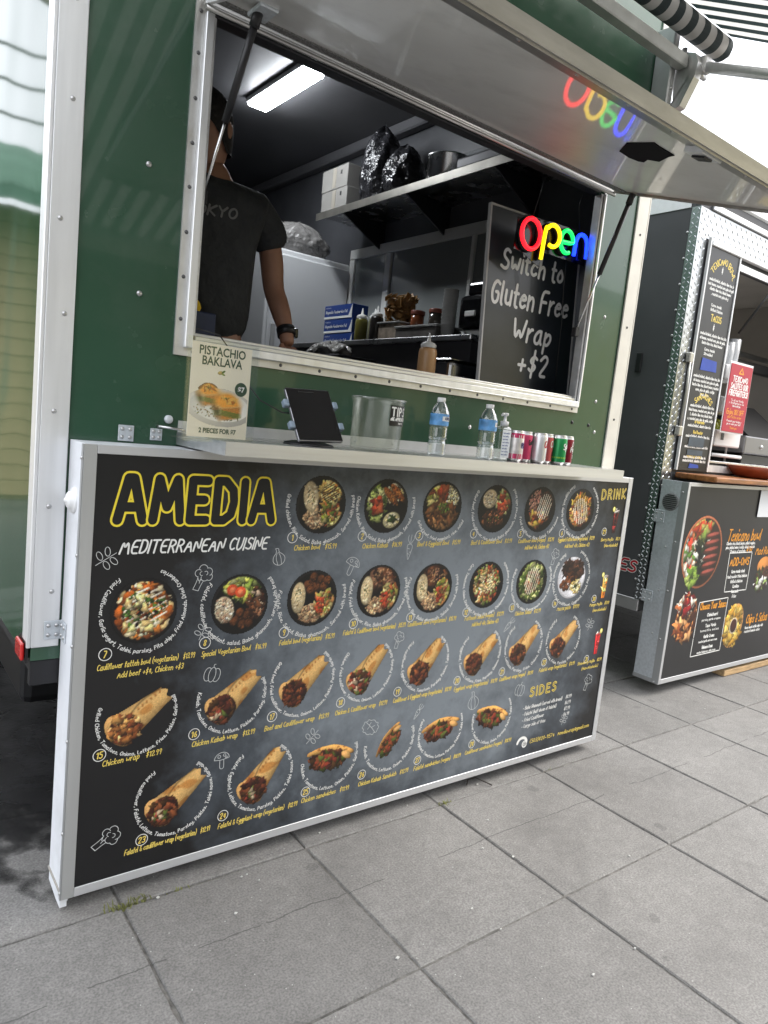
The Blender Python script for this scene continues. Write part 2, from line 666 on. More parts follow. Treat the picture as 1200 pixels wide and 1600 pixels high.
def blob_falafel(p, cx, cy, rx, ry, n, sz=.15):
    for k in range(n):
        a = 2.4*k
        q = math.sqrt((k+.4)/n)
        x, y = cx+rx*q*math.cos(a), cy+ry*q*math.sin(a)
        j = p.r.uniform(.85, 1.15)
        p.ell(x, y, sz, sz*.92, p.r.uniform(0, 3), (.4*j, .24*j, .14*j), .55, .5)
        p.many(x, y, sz*.7, sz*.7, 9, .024, [(.5, .31, .18), (.32, .18, .1)], 1.4, .3, .3, .1)


def drizzle(p, cx, cy, rx, ry, n, ang=1.2, col=(.96, .92, .84), w=.025):
    for k in range(n):
        t = -1+2*(k+.5)/n
        l = math.sqrt(max(0, 1-t*t))
        ux, uy = math.cos(ang), math.sin(ang)
        ox, oy = cx-uy*t*rx, cy+ux*t*rx
        p.line([(ox-ux*l*ry, oy-uy*l*ry), (ox+p.r.uniform(-.03, .03), oy+p.r.uniform(-.03, .03)), (ox+ux*l*ry, oy+uy*l*ry)], w, col, .9)


def picture_bowl(n, res=34):
    p = Paint(2.1, 2.1, 100+n, res)
    P = PAL
    if n == 14:
        p.ell(0, 0, 1.0, 1.0, 0, (.86, .86, .88), .1, .12, 14)
        p.ell(0, 0, .9, .9, 0, (.78, .78, .8), -.1, -.05, 14)
        p.many(-.3, .45, .4, .35, 60, .1, [(.22, .13, .1), (.32, .2, .15), (.16, .1, .08)])
        p.many(.4, .35, .38, .4, 55, .1, [(.2, .13, .1), (.28, .18, .14), (.38, .25, .18)])
        blob_falafel(p, -.45, -.3, .26, .3, 6, .15)
        p.many(.05, -.02, .25, .28, 30, .09, P['meat'])
        p.many(.35, -.45, .36, .3, 60, .07, [(.88, .8, .55), (.93, .88, .7), (.8, .7, .4)])
        p.many(.36, -.4, .12, .05, 8, .05, [(.25, .3, .12)])
    else:
        p.ell(0, 0, 1.0, 1.0, 0, (.035, .032, .034), .6, 0, 20)
        p.ell(0, 0, .95, .95, 0, (.075, .07, .072), .5, -.2, 20)
        p.ell(0, 0, .88, .88, 0, (.03, .028, .03), -.4, 0, 20)
    cl = np.clip((1-(p.X**2+p.Y**2)/.8)*12, 0, 1)
    M = lambda *a, **k: p.many(*a, clip=cl, **k)
    if n == 1:
        M(.3, .35, .42, .42, 110, .07, P['chick'])
        drizzle(p, .32, .38, .33, .32, 9, .5, (.28, .17, .08), .02)
        M(-.2, -.45, .4, .34, 170, .045, P['rice'], el=2.2)
        M(.42, -.3, .36, .36, 90, .075, P['salad'], el=2.4)
        blob_hummus(p, -.42, .26, .3, .55, .15)
    elif n == 2:
        M(-.42, .1, .36, .6, 90, .085, P['greens'], el=2.2)
        M(-.4, .0, .2, .25, 14, .1, P['tom'])
        M(.3, .45, .4, .4, 60, .05, P['wrice'], el=2)
        for d in (-.02, .28):
            p.ell(.2+d, .34+d*.4, .52, .15, -.75, (.66, .38, .17), .5, .45, 5, clip=cl)
            M(.2+d, .34+d*.4, .42, .1, 26, .03, [(.75, .5, .25), (.5, .27, .12)], ang=-.75)
        p.ell(.28, -.5, .4, .3, .3, (.84, .8, .62), .15, .2, 5, clip=cl)
        M(.28, -.5, .32, .24, 60, .035, P['wrice'], el=1.8)
        M(.3, -.48, .1, .06, 7, .07, [(.22, .32, .1)])
    elif n == 3:
        M(.4, .42, .42, .42, 170, .04, P['wrice'], el=2)
        M(-.38, .44, .44, .36, 70, .09, P['salad'], el=2.2)
        M(-.05, .5, .16, .2, 9, .12, P['tom'])
        M(0, -.32, .74, .5, 150, .1, [(.42, .26, .14), (.52, .34, .2), (.33, .2, .1), (.6, .44, .28)])
        M(.05, -.05, .3, .22, 40, .03, [(.3, .4, .14), (.4, .5, .2)])
    elif n == 4:
        M(-.1, -.44, .56, .34, 130, .07, P['meat'])
        M(-.1, -.4, .4, .2, 30, .025, [(.3, .38, .14), (.75, .5, .35)])
        M(.45, .3, .34, .5, 70, .095, P['greens']+P['tom'], el=1.8)
        M(.38, .2, .2, .3, 12, .12, P['tom'])
        blob_hummus(p, -.35, .4, .42, .4, .4, False)
        M(-.35, .4, .36, .34, 60, .03, [(.8, .72, .62), (.9, .84, .74)])
    elif n == 5:
        M(-.3, .2, .44, .6, 150, .05, [(.66, .46, .4), (.58, .38, .33), (.76, .58, .5)], el=2)
        M(.3, .1, .44, .62, 90, .09, P['meat'])
        M(-.1, -.42, .44, .3, 50, .1, P['mix'])
        drizzle(p, .24, .12, .42, .55, 7, 1.25)
    elif n == 6:
        p.ell(0, 0, .72, .74, 0, (.45, .28, .14), .3, .2, 6)
        M(0, 0, .7, .72, 170, .085, P['mix'])
        M(0, .4, .6, .3, 30, .08, [(.5, .42, .12), (.66, .5, .18)])
        drizzle(p, 0, -.05, .5, .58, 8, 1.9)
    elif n == 7:
        p.ell(0, .0, .82, .8, 0, (.5, .3, .15), .2, .15, 6)
        M(0, 0, .82, .8, 200, .095, P['fatt'])
        for x, y, a in ((-.45, .5, .3), (.1, .66, -.3), (-.72, .02, 1.3), (.72, -.05, 1.1)):
            p.ell(x, y, .2, .11, a, (.8, .44, .18), .4, .25)
        drizzle(p, .05, .05, .62, .62, 8, .45, w=.03)
        M(0, 0, .6, .6, 55, .045, [(.25, .4, .12), (.35, .5, .2), (.2, .3, .1)])
        for k in range(11):
            a = p.r.uniform(0, 6.28); q = p.r.uniform(.1, .6)
            p.ell(q*math.cos(a), q*math.sin(a), .075, .05, a, (.13, .05, .05), .5, .3)
        M(0, -.1, .6, .6, 14, .09, [(.95, .88, .68), (.92, .8, .55)])
    elif n == 8:
        M(.05, .5, .56, .36, 100, .09, P['greens']+[(.85, .85, .4)], el=2)
        for x, y in ((-.3, .48), (-.02, .4)):
            p.ell(x, y, .2, .19, 0, (.85, .35, .2), .2, .1)
            p.ell(x, y, .1, .1, 0, (.92, .55, .38), .2, .1)
        M(.55, 0, .3, .5, 90, .07, P['meat']+[(.55, .4, .3), (.8, .7, .6)])
        blob_falafel(p, .1, -.52, .34, .26, 7, .17)
        p.ell(-.52, -.14, .33, .46, .25, (.8, .72, .6), .1, .15, 5)
        M(-.52, -.14, .3, .42, 110, .03, [(.86, .8, .68), (.7, .56, .46), (.92, .87, .78)], ang=.25)
    elif n in (9, 10, 11):
        if n == 9:
            blob_falafel(p, .1, .5, .48, .28, 9, .18)
        else:
            M(.12, .48, .5, .4, 75, .12, P['meat']+([(.58, .42, .32)] if n == 10 else []))
            M(.12, .5, .45, .3, 30, .04, [(.62, .46, .36), (.7, .55, .4)])
        M(-.05, -.52, .45, .32, 190, .042, P['rice'], el=2.2)
        M(.5, -.2, .36, .46, 100, .075, P['salad'], el=2.4)
        M(.3, -.3, .16, .3, 20, .06, P['tom'])
        blob_hummus(p, -.55, .05, .28, .56, .0)
    elif n == 12:
        M(0, 0, .66, .78, 240, .075, P['chop'], el=1.7)
        M(0, 0, .74, .84, 40, .06, P['greens'])
        M(0, .1, .5, .5, 50, .05, [(.95, .88, .7), (.9, .75, .55)])
    elif n == 13:
        M(0, 0, .7, .82, 190, .09, P['greens'], el=3)
        M(0, 0, .5, .5, 24, .08, [(.5, .33, .2), (.66, .42, .26)])
        drizzle(p, 0, .05, .42, .6, 7, 1.3)
    lo = sum(np.sin(p.X*p.r.uniform(2, 7)+p.r.uniform(0, 6))*np.sin(p.Y*p.r.uniform(2, 7)+p.r.uniform(0, 6)) for _ in range(5))
    p.c = np.clip(p.c*(1+.07*lo[..., None]), 0, 1)**1.12
    p.grain(.07)
    return p


def picture_wrap(n, res=40):
    p = Paint(1.9, 1.75, 200+n, res)
    an = {15: .62, 16: .72, 17: .74, 18: .86, 19: .85, 20: .72, 21: .78, 22: .72, 23: .68, 24: .9}[n]
    ca, sa = math.cos(an), math.sin(an)
    U, V = p.X*ca+p.Y*sa, -p.X*sa+p.Y*ca
    L = .96
    hw = .50-.25*np.clip((U+L*.7)/(1.7*L), 0, 1)
    body = np.clip((hw-np.abs(V))*26, 0, 1)*np.clip((U+L*.62)*26, 0, 1)*np.clip((L*.98+.05*np.sin(V*22)-U)*26, 0, 1)
    t = V/np.maximum(hw, .05)
    sh = 1-.32*t*t+.14*t
    base = np.array((.86, .69, .43))[None, None]*sh[..., None]
    tn = np.zeros_like(U)
    for k in range(9):
        fx, fy, ph = p.r.uniform(3, 11), p.r.uniform(5, 16), p.r.uniform(0, 6)
        tn += np.sin(U*fx+ph)*np.sin(V*fy+ph*2)
    base = base*(1-.16*np.clip(tn-.6, 0, 1.2)[..., None]*np.array((.6, 1.2, 1.9)))
    p.c = base*body[..., None]
    p.a = body.copy()
    # folded flap edge and toasted bars
    fl = np.abs(V-.1-.18*np.sin((U+.3)*2.2))
    p.c *= (1-.35*np.exp(-(fl/.025)**2)*(U > -.5))[..., None]
    for k in range(6 if n not in (20, 23, 21, 22) else 2):
        u = .12+.13*k
        p.ell(u*ca-.16*sa, u*sa+.16*ca, .055, .03, an+1.2, (.6, .36, .15), .2, 0, 3, .7, clip=body)
    # open end with filling
    ox, oy = -L*.56*ca, -L*.56*sa
    p.ell(ox, oy, .33, .52, an, (.8, .62, .38), .3, .2, 8)
    pal = {15: PAL['fries']+[(.5, .25, .15)], 18: PAL['fill']+[(.58, .25, .17), (.38, .44, .2), (.75, .66, .56)]}.get(n, PAL['fill'])
    fx, fy = ox+.13*ca+.03, oy+.13*sa-.06
    p.ell(fx, fy, .42, .42, an, (.2, .1, .07), .4, .2, 8)
    p.many(fx, fy, .37, .37, 110, .075, pal, 2.0 if n == 15 else 1.5, .6, .4, .15, an)
    if n in (18, 24, 23, 16):
        p.many(fx-.12, fy-.14, .2, .16, 10, .05, [(.36, .42, .18), (.56, .24, .18), (.72, .64, .52)])
    p.grain(.05)
    return p


def picture_pita(n, res=40):
    p = Paint(2.0, 1.3, 300+n, res)
    an = {25: -.12, 26: .9, 27: .1, 28: -.25}[n]
    k = {26: .78}.get(n, 1.0)
    ca, sa = math.cos(an), math.sin(an)
    T = lambda u, v: (k*(u*ca-v*sa), k*(u*sa+v*ca))
    for t in range(26):
        u = -.82+1.64*t/25
        v = .22*(1-u*u)+.1
        x, y = T(u, v)
        p.ell(x, y, .17*k, .13*k*(1.25-abs(u)*.6), an-.4*u, (.83, .62, .34), .5, .3, 5)
    for t in range(9):
        x, y = T(p.r.uniform(-.7, .7), p.r.uniform(.2, .36))
        p.ell(x, y, .07, .04, an, (.6, .36, .16), .2, 0, 2, .6)
    x, y = T(-.08, -.08)
    p.many(x, y, .72*k, .32*k, 150, .085*k, PAL['fill']+[(.25, .3, .1)], 2.0, .6, .4, .15, an)
    p.many(x, y-.03, .5*k, .18*k, 14, .07*k, [(.6, .3, .17), (.55, .22, .15), (.36, .4, .17)], 2.4, .4, .3, .1, an)
    x, y = T(.66, .04)
    p.ell(x, y, .26*k, .12*k, an-.5, (.86, .66, .4), .4, .25, 6)
    p.grain(.05)
    return p


def picture_drink(n, res=40):
    p = Paint(1.1, 2.2, 400+n, res)
    col = {29: ((.14, .04, .05), (.42, .1, .1)), 30: ((.8, .42, .1), (.75, .68, .35)), 31: ((.62, .06, .1), (.85, .2, .2))}[n]
    t = (p.Y+1.0)/1.6
    hw = .2+.13*t
    xc = .04*(t-.5)
    m = np.clip((hw-np.abs(p.X-xc))*24, 0, 1)*np.clip((p.Y+1.0)*30, 0, 1)*np.clip((.62-p.Y)*30, 0, 1)
    tt = np.clip(t, 0, 1)[..., None]
    c = np.array(col[0])*(1-tt)+np.array(col[1])*tt
    c = c*(1+.5*np.exp(-((p.X-xc+hw*.55)/.04)**2))[..., None]
    p.c = np.clip(c, 0, 1)*m[..., None]
    p.a = m.copy()
    p.many(.05, .58, .28, .1, 14, .07, [(.85, .8, .78), (.7, .6, .58), (.9, .9, .85)])
    p.many(0, -.1, .2, .6, 10, .09, [tuple(min(1, q*1.5+.05) for q in col[1]), col[0]])
    lx = -.3 if n != 31 else .33
    p.ell(lx, .72, .17, .2, 0, (.86, .82, .3), .1, .0, 8)
    p.ell(lx, .72, .12, .15, 0, (.93, .91, .6), .1, .0, 6)
    return p

# ------------------------------------------------------------------ ground and paving slabs
GZ = -0.05


def slab_material():
    m = bpy.data.materials.new('worn_concrete_slab')
    m.use_nodes = True
    t = m.node_tree
    N, L = t.nodes, t.links
    b = N['Principled BSDF']
    geo = N.new('ShaderNodeNewGeometry')
    oi = N.new('ShaderNodeObjectInfo')

    def noise(sc, det=5, ro=.55):
        n = N.new('ShaderNodeTexNoise')
        n.inputs['Scale'].default_value = sc
        n.inputs['Detail'].default_value = det
        n.inputs['Roughness'].default_value = ro
        L.new(geo.outputs['Position'], n.inputs['Vector'])
        return n.outputs[0]

    def ramp(src, p0, c0, p1, c1):
        r = N.new('ShaderNodeValToRGB')
        r.color_ramp.elements[0].position = p0
        r.color_ramp.elements[1].position = p1
        r.color_ramp.elements[0].color = (*c0, 1) if len(c0) == 3 else c0
        r.color_ramp.elements[1].color = (*c1, 1) if len(c1) == 3 else c1
        L.new(src, r.inputs[0])
        return r.outputs[0]

    def mix(f, a, c, mode='MIX'):
        x = N.new('ShaderNodeMix')
        x.data_type = 'RGBA'
        x.blend_type = mode
        for k, v in ((0, f), (6, a), (7, c)):
            if hasattr(v, 'is_linked'):
                L.new(v, x.inputs[k])
            elif isinstance(v, tuple):
                x.inputs[k].default_value = (*v, 1)
            else:
                x.inputs[k].default_value = v
        return x.outputs[2]

    def math_(op, a, c=None, d=None):
        x = N.new('ShaderNodeMath')
        x.operation = op
        for k, v in enumerate((a, c, d)):
            if v is None:
                continue
            if hasattr(v, 'is_linked'):
                L.new(v, x.inputs[k])
            else:
                x.inputs[k].default_value = v
        return x.outputs[0]
    base = ramp(noise(2.2, 8, .65), .3, (.182, .177, .170), .7, (.24, .234, .225))
    fine = ramp(noise(160, 2, .5), .33, (.74, .74, .74), .68, (1.22, 1.22, 1.22))
    c = mix(1.0, base, fine, 'MULTIPLY')
    mid = ramp(noise(23, 5, .7), .35, (.88, .88, .88), .7, (1.08, 1.08, 1.08))
    c = mix(1.0, c, mid, 'MULTIPLY')
    tint = N.new('ShaderNodeMapRange')
    L.new(oi.outputs['Random'], tint.inputs[0])
    tint.inputs[3].default_value = .86
    tint.inputs[4].default_value = 1.1
    cb = N.new('ShaderNodeCombineColor')
    for k in range(3):
        L.new(tint.outputs[0], cb.inputs[k])
    c = mix(1.0, c, cb.outputs[0], 'MULTIPLY')
    vor = N.new('ShaderNodeTexVoronoi')            # pale grit and bits of litter
    vor.inputs['Scale'].default_value = 26
    L.new(geo.outputs['Position'], vor.inputs['Vector'])
    spk = math_('LESS_THAN', vor.outputs['Distance'], .05)
    c = mix(math_('MULTIPLY', spk, .75), c, (.5, .5, .48))
    vor2 = N.new('ShaderNodeTexVoronoi')           # dark gum spots
    vor2.inputs['Scale'].default_value = 3.1
    L.new(geo.outputs['Position'], vor2.inputs['Vector'])
    nd = math_('ADD', vor2.outputs['Distance'], math_('MULTIPLY', noise(30, 3), .12))
    c = mix(math_('MULTIPLY', math_('LESS_THAN', nd, .135), .32), c, (.05, .05, .05))
    stain = ramp(noise(1.7, 9, .68), .53, (0, 0, 0), .72, (.36, .36, .36))
    c = mix(stain, c, (.075, .073, .07))
    # an old filled crack that wanders along the middle row
    sp = N.new('ShaderNodeSeparateXYZ')
    L.new(geo.outputs['Position'], sp.inputs[0])
    wob = math_('MULTIPLY_ADD', noise(5, 4), .06, .27)
    cr = math_('LESS_THAN', math_('ABSOLUTE', math_('ADD', sp.outputs[1], wob)), .0022)
    gate = math_('GREATER_THAN', noise(3.3, 2), .45)
    c = mix(math_('MULTIPLY', math_('MULTIPLY', cr, gate), .55), c, (.035, .034, .032))
    L.new(c, b.inputs['Base Color'])
    b.inputs['Roughness'].default_value = .82
    bp = N.new('ShaderNodeBump')
    bp.inputs['Strength'].default_value = .35
    bp.inputs['Distance'].default_value = .004
    L.new(noise(140, 4, .7), bp.inputs['Height'])
    L.new(bp.outputs[0], b.inputs['Normal'])
    return m


SLAB = slab_material()
ground = MB().add([(-300, -300, GZ-.0055), (300, -300, GZ-.0055), (300, 300, GZ-.0055), (-300, 300, GZ-.0055)], [(0, 1, 2, 3)])
ground = ground.build('ground', mat('joint_dirt', (.145, .14, .13), .95, var=(40, .5), bump=(60, .6, .01), dirt=(7, .5, (.12, .11, .1))))
tag(ground, kind='structure')
PIT = .6195


def slab_mesh(seed):
    """one slab: slightly uneven, chipped edges"""
    r = random.Random(seed)
    h = PIT/2-.0033
    ring = []
    n = 13
    for side in range(4):
        for k in range(n):
            t = -1+2*k/n
            chip = r.uniform(0, .0012)+(r.random() < .05)*r.uniform(.002, .005)
            q = {0: (t*h, -h+chip), 1: (h-chip, t*h), 2: (-t*h, h-chip), 3: (-h+chip, -t*h)}[side]
            ring.append(q)
    m = len(ring)
    vs = [(x*.988, y*.988, r.uniform(-.0008, .0008)) for x, y in ring] + [(x, y, -.004) for x, y in ring] + [(x, y, -.03) for x, y in ring]
    fs = [tuple(range(m))]
    for l in (0, 1):
        fs += [(l*m+i, (l+1)*m+i, (l+1)*m+(i+1) % m, l*m+(i+1) % m) for i in range(m)]
    me = bpy.data.meshes.new('paving_slab')
    me.from_pydata(vs, [], fs)
    me.materials.append(SLAB)
    return me


SM = [slab_mesh(s) for s in range(9)]
for i in range(-4, 16):
    for j in range(-5, 6):
        o = obj('paving_slab', SM[rnd.randrange(9)], ground)
        o.location = (.16+PIT*(i+.5), -.04+PIT*(j+.5), GZ+rnd.uniform(-.002, .002))
        o.rotation_euler = (rnd.uniform(-.002, .002), rnd.uniform(-.002, .002), rnd.choice((0, 1, 2, 3))*math.pi/2+rnd.uniform(-.003, .003))

# ------------------------------------------------------------------ green food trailer
YW = .15
TX0, TX1, TZ0, TZ1 = -.08, 2.47, .70, 3.50
OX0, OX1, OZ0, OZ1 = .318, 2.132, 1.598, 2.53          # serving opening
gt = thing('food_trailer', 'green food trailer with raised hatch and a serving window cut in its end', 'food trailer', (1.2, YW, GZ))


def frame_sheet(x0, x1, z0, z1, a0, a1, c0, c1, y0, y1):
    o = [(x0, z0), (x1, z0), (x1, z1), (x0, z1)]
    i = [(a0, c0), (a1, c0), (a1, c1), (a0, c1)]
    vs = [(x, y0, z) for x, z in o+i]+[(x, y1, z) for x, z in o+i]
    fs = []
    for k in range(4):
        n = (k+1) % 4
        fs += [(k, n, 4+n, 4+k), (8+k, 12+k, 12+n, 8+n), (k, 8+k, 8+n, n), (4+k, 4+n, 12+n, 12+k)]
    return MB().add(vs, fs)


frame_sheet(TX0+.004, TX1-.004, TZ0-.04, TZ1, OX0, OX1, OZ0, OZ1, YW, YW+.03).build('end_wall', GREEN, gt)
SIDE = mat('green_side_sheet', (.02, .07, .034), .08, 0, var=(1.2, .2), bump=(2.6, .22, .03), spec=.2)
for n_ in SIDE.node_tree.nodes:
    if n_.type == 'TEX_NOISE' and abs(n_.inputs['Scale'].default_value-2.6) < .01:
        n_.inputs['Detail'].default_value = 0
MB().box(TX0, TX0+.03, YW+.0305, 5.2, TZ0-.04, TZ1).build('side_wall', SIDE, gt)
MB().box(TX1-.03, TX1, YW+.0305, 5.2, TZ0-.04, TZ1).build('side_wall', GREEN, gt)
MB().box(TX0, TX1, 5.2, 5.24, TZ0-.04, TZ1).build('far_end_wall', GREEN, gt)
MB().box(TX0-.01, TX1+.01, YW-.012, 5.26, TZ1+.001, TZ1+.05, .01).build('roof', WHITE, gt)
lining = mat('dark_lining', (.085, .088, .097), .5, var=(3, .2))
MB().box(TX0+.031, TX1-.031, YW+.031, 5.19, .80, .84).build('floor', mat('trailer_floor', (.08, .08, .08), .6), gt)
MB().box(TX0+.031, TX1-.031, YW+.031, 5.19, 3.325, 3.36).build('ceiling', mat('ceiling_lining', (.13, .13, .138), .45, var=(2, .15)), gt)
MB().box(TX0+.031, TX0+.045, YW+.031, 5.19, .841, 3.324).build('wall_lining', lining, gt)
MB().box(TX1-.085, TX1-.031, YW+.031, 5.19, .841, 3.324).build('wall_lining', lining, gt)
MB().box(TX0+.046, TX1-.086, 5.14, 5.19, .841, 3.324).build('wall_lining', lining, gt)
MB().box(TX1-.16, TX1-.0855, YW+.1, 5.1, 3.255, 3.3245, .01).build('cable_duct', mat('duct_grey', (.14, .14, .15), .5), gt)
MB().box(TX0+.02, TX1-.02, YW+.02, 5.2, .60, .659).build('chassis_rail', DARKM, gt)
for sx in (-1, 1):
    for yy in (2.6, 3.4):
        cx = 1.195+sx*1.02
        w = MB().lathe([(.16, -.09), (.3, -.1), (.335, -.07), (.335, .07), (.3, .1), (.16, .09)], 28, (cx, yy, GZ+.335), True, 'x').build('wheel', RUBBER, gt)
        MB().lathe([(.0, -.05), (.15, -.06), (.17, -.085), (.17, .085), (.15, .06), (0, .05)], 20, (cx, yy, GZ+.335), True, 'x').build('rim', STEEL, w)
MB().box(.12, 2.28, 1.25, 2.15, .06, .598, .04, 2).build('added_light_blocker', BLACK, gt)  # box added under the floor to block light and darken the ground
MB().box(.3, 2.1, 2.55, 2.65, GZ+.25, .61).build('axle', DARKM, gt)
MB().box(.3, 2.1, 3.35, 3.45, GZ+.25, .61).build('axle', DARKM, gt)
# corner trims: an angle of two legs each
c = MB()
c.box(-.078, -.006, YW-.009, YW-.0005, .70, TZ1, .002)
c.box(-.089, -.0785, YW-.009, YW+.05, .70, TZ1, .002)
ct = c.build('corner_trim', ALU, gt)
screws('screw', [(-.042+.012*math.sin(z*9), YW-.009, z) for z in (.86, 1.10, 1.36, 1.62, 1.86, 2.16, 2.4)], .007, SCREW, ct)
c = MB()
c.box(2.385, 2.468, YW-.009, YW-.0005, .70, TZ1, .002)
c.box(2.4685, 2.479, YW-.009, YW+.05, .70, TZ1, .002)
ct = c.build('corner_trim', mat('cream_trim', (.74, .72, .66), .45, .15, var=(9, .08)), gt)
screws('screw', [(2.425, YW-.009, z) for z in (1.55, 1.98, 2.4, 2.85)], .006, DARKM, ct)
# chassis angle and marker lamp under the left corner
MB().box(-.075, .5, YW+.003, YW+.03, .585, .6585, .002).build('chassis_angle', DARKM, gt)
lm = MB().box(-.101, -.0895, .155, .235, .66, .712, .006, 2).build('marker_lamp', mat('red_lens', (.55, .012, .012), .15, coat=.6), gt)
MB().box(-.0892, -.082, .15, .24, .655, .717).build('lamp_base', BLACK, lm)
# loose sheet screws and small holes on the green skin
for (x, z) in ((.165, 1.71), (.17, 2.06), (.16, 2.62), (2.28, 1.62), (2.26, 2.0), (2.3, 1.48), (.8, 1.45), (1.5, 1.44)):
    MB().screw((x, YW, z), .0085).build('rivet', SCREW, gt)
for (x, z) in ((2.13, 1.512), (2.25, 1.508)):
    MB().screw((x, YW, z), .009).build('black_bolt', BLACK, gt)

# window frame: flange with screws and a stepped inner lip
wf = MB()
fx0, fx1, fz0 = .272, 2.147, 1.556
fl = frame_sheet(fx0, fx1, fz0, 2.60, OX0-.006, OX1+.006, OZ0-.004, OZ1+.006, YW-.008, YW-.0006)
wfo = fl.build('window_frame', mat('window_aluminium', (.74, .74, .73), .4, .6, var=(14, .1), dirt=(8, .4, (.38, .35, .29))), gt)
lip = MB()
lip.box(OX0-.02, OX0+.004, YW-.024, YW-.0085, OZ0-.018, 2.50, .002)
lip.box(OX0+.0045, OX1-.003, YW-.024, YW-.0085, OZ0-.018, OZ0+.006, .002)
lip.box(OX1-.0025, OX1+.008, YW-.02, YW-.0085, OZ0-.018, 2.50, .002)
lip.build('frame_lip', ALU, wfo)
rv = MB()
rv.box(OX0+.0045, OX0+.016, YW-.008, YW+.032, OZ0+.02, 2.5, .002)
rv.box(OX0+.0165, OX1-.015, YW-.008, YW+.055, OZ0+.0065, OZ0+.02, .002)
rv.box(OX0+.0165, OX1-.015, YW+.006, YW+.013, OZ0+.0205, OZ0+.03, .002)
rv.box(OX1-.0145, OX1-.003, YW-.008, YW+.032, OZ0+.0065, 2.5, .002)
rv.build('frame_channel', ALU_H, wfo)
MB().box(OX0+.0165, OX1-.015, YW+.0, YW+.05, 2.505, 2.528, .002).build('head_channel', DARKM, wfo)
DSC = mat('dark_screw', (.12, .12, .12), .4, .7)
screws('frame_screw', [(.33+.148*k, YW-.008, fz0+.014) for k in range(13)], .006, DSC, wfo)
screws('frame_screw', [(fx0+.014, YW-.008, z) for z in (1.66, 1.78, 1.905, 2.03, 2.15, 2.27, 2.39, 2.5)], .006, DSC, wfo)

# hatch: sheet hinged on the top of the window, hanging 16 degrees below level
HA = R(16)
HY, HZ = YW-.03, 2.514
HX0, HX1 = .285, 2.155


def hp(x, s, n):
    """s along the hatch away from the hinge, n up from its underside"""
    return (x, HY-s*math.cos(HA)+n*-math.sin(HA), HZ-s*math.sin(HA)+n*math.cos(HA))


def hbox(x0, x1, s0, s1, n0, n1):
    vs = [hp(x, s, n) for n in (n0, n1) for (x, s) in ((x0, s0), (x1, s0), (x1, s1), (x0, s1))]
    return vs, [(0, 1, 2, 3), (4, 7, 6, 5), (0, 4, 5, 1), (1, 5, 6, 2), (2, 6, 7, 3), (3, 7, 4, 0)]


UNDER = mat('polished_hatch_sheet', (.95, .94, .91), .5, .4, var=(2.5, .07), bump=(1.1, .02, .02), dirt=(4.5, .3, (.5, .49, .46)), coat=.6)
UNDER.node_tree.nodes['Principled BSDF'].inputs['Coat IOR'].default_value = 1.6
hatch = MB().add(*hbox(HX0+.012, HX1-.012, .02, .875, .006, .026)).build('hatch', UNDER, gt)
MB().add(*hbox(HX0+.012, HX1-.012, .02, .95, .0262, .03)).build('hatch_top_skin', GREEN, hatch)
TRIMD = mat('weathered_aluminium', (.5, .49, .47), .38, .85, var=(18, .15), dirt=(5, .5, (.2, .19, .17)), stretch=(.2, 1, 1))
c = MB()
c.add(*hbox(HX0, HX1, .87, .945, .0, .0055))
c.add(*hbox(HX0, HX1, .9455, .953, -.006, .03))
c.add(*hbox(HX0+.04, HX1-.04, .936, .945, -.012, -.0005))
c.build('edge_trim', TRIMD, hatch)
for a, b in ((HX0, HX0+.0115), (HX1-.0115, HX1)):
    MB().add(*hbox(a, b, .015, .869, -.004, .03)).build('side_trim', WHITE if a < 1 else TRIMD, hatch)
MB().add(*hbox(HX0+.014, HX1-.014, .035, .085, .0015, .0058)).build('foam_gasket', mat('speckled_gasket', (.22, .22, .215), .8, var=(160, .75), bump=(200, .8, .004)), hatch)
c = MB()
for q in range(3):
    c.tube([(HX0, YW-.02-.012*q, HZ+.012-.014*q), (HX1, YW-.02-.012*q, HZ+.012-.014*q)], .0075, 8)
c.build('hinge', TRIMD, gt)
screws('trim_rivet', [hp(.45+q*.2, .905, 0) for q in range(9)], .007, SCREW, hatch, 'z')
lt = MB().add(*hbox(1.37, 1.47, .87, .932, -.016, -.0006)).build('latch', ALU, hatch)
MB().add(*hbox(1.40, 1.44, .88, .922, -.022, -.0165)).build('latch_recess', BLACK, lt)
rp = random.Random(4)          # dark jagged reflection, painted as a black patch under the sheet
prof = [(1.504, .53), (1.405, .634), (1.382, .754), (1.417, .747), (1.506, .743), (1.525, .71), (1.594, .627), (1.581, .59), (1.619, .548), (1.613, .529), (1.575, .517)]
MB().prism(prof, lambda x, s: hp(x, s, .0035), lambda x, s: hp(x, s, .0055)).build('painted_reflection', mat('reflection_black', (.008, .008, .009), .85, spec=.1), hatch)
# gas struts
def strut(a, b, t=.52):
    a, b = Vector(a), Vector(b)
    m = a.lerp(b, t)
    s = MB().tube([a, m], .0105, 12).build('gas_strut', mat('strut_black', (.02, .02, .022), .35), gt)
    MB().tube([m, b], .0045, 8).build('strut_rod', STEEL, s)
    MB().tube([a+(a-b).normalized()*.012, a+(b-a).normalized()*.03], .014, 10).build('strut_end', BLACK, s)
    MB().box(b.x-.012, b.x+.012, b.y-.012, b.y+.012, b.z-.02, b.z+.02, .003).build('strut_bracket', DARKM, s)


strut((.362, -.06, 2.447), (.338, .172, 2.02), .56)
strut((2.118, -.01, 2.46), (2.078, .158, 1.905), .56)
MB().box(.345, .40, -.11, -.03, 2.447, 2.459, .003).build('strut_plate', GALV, gt)

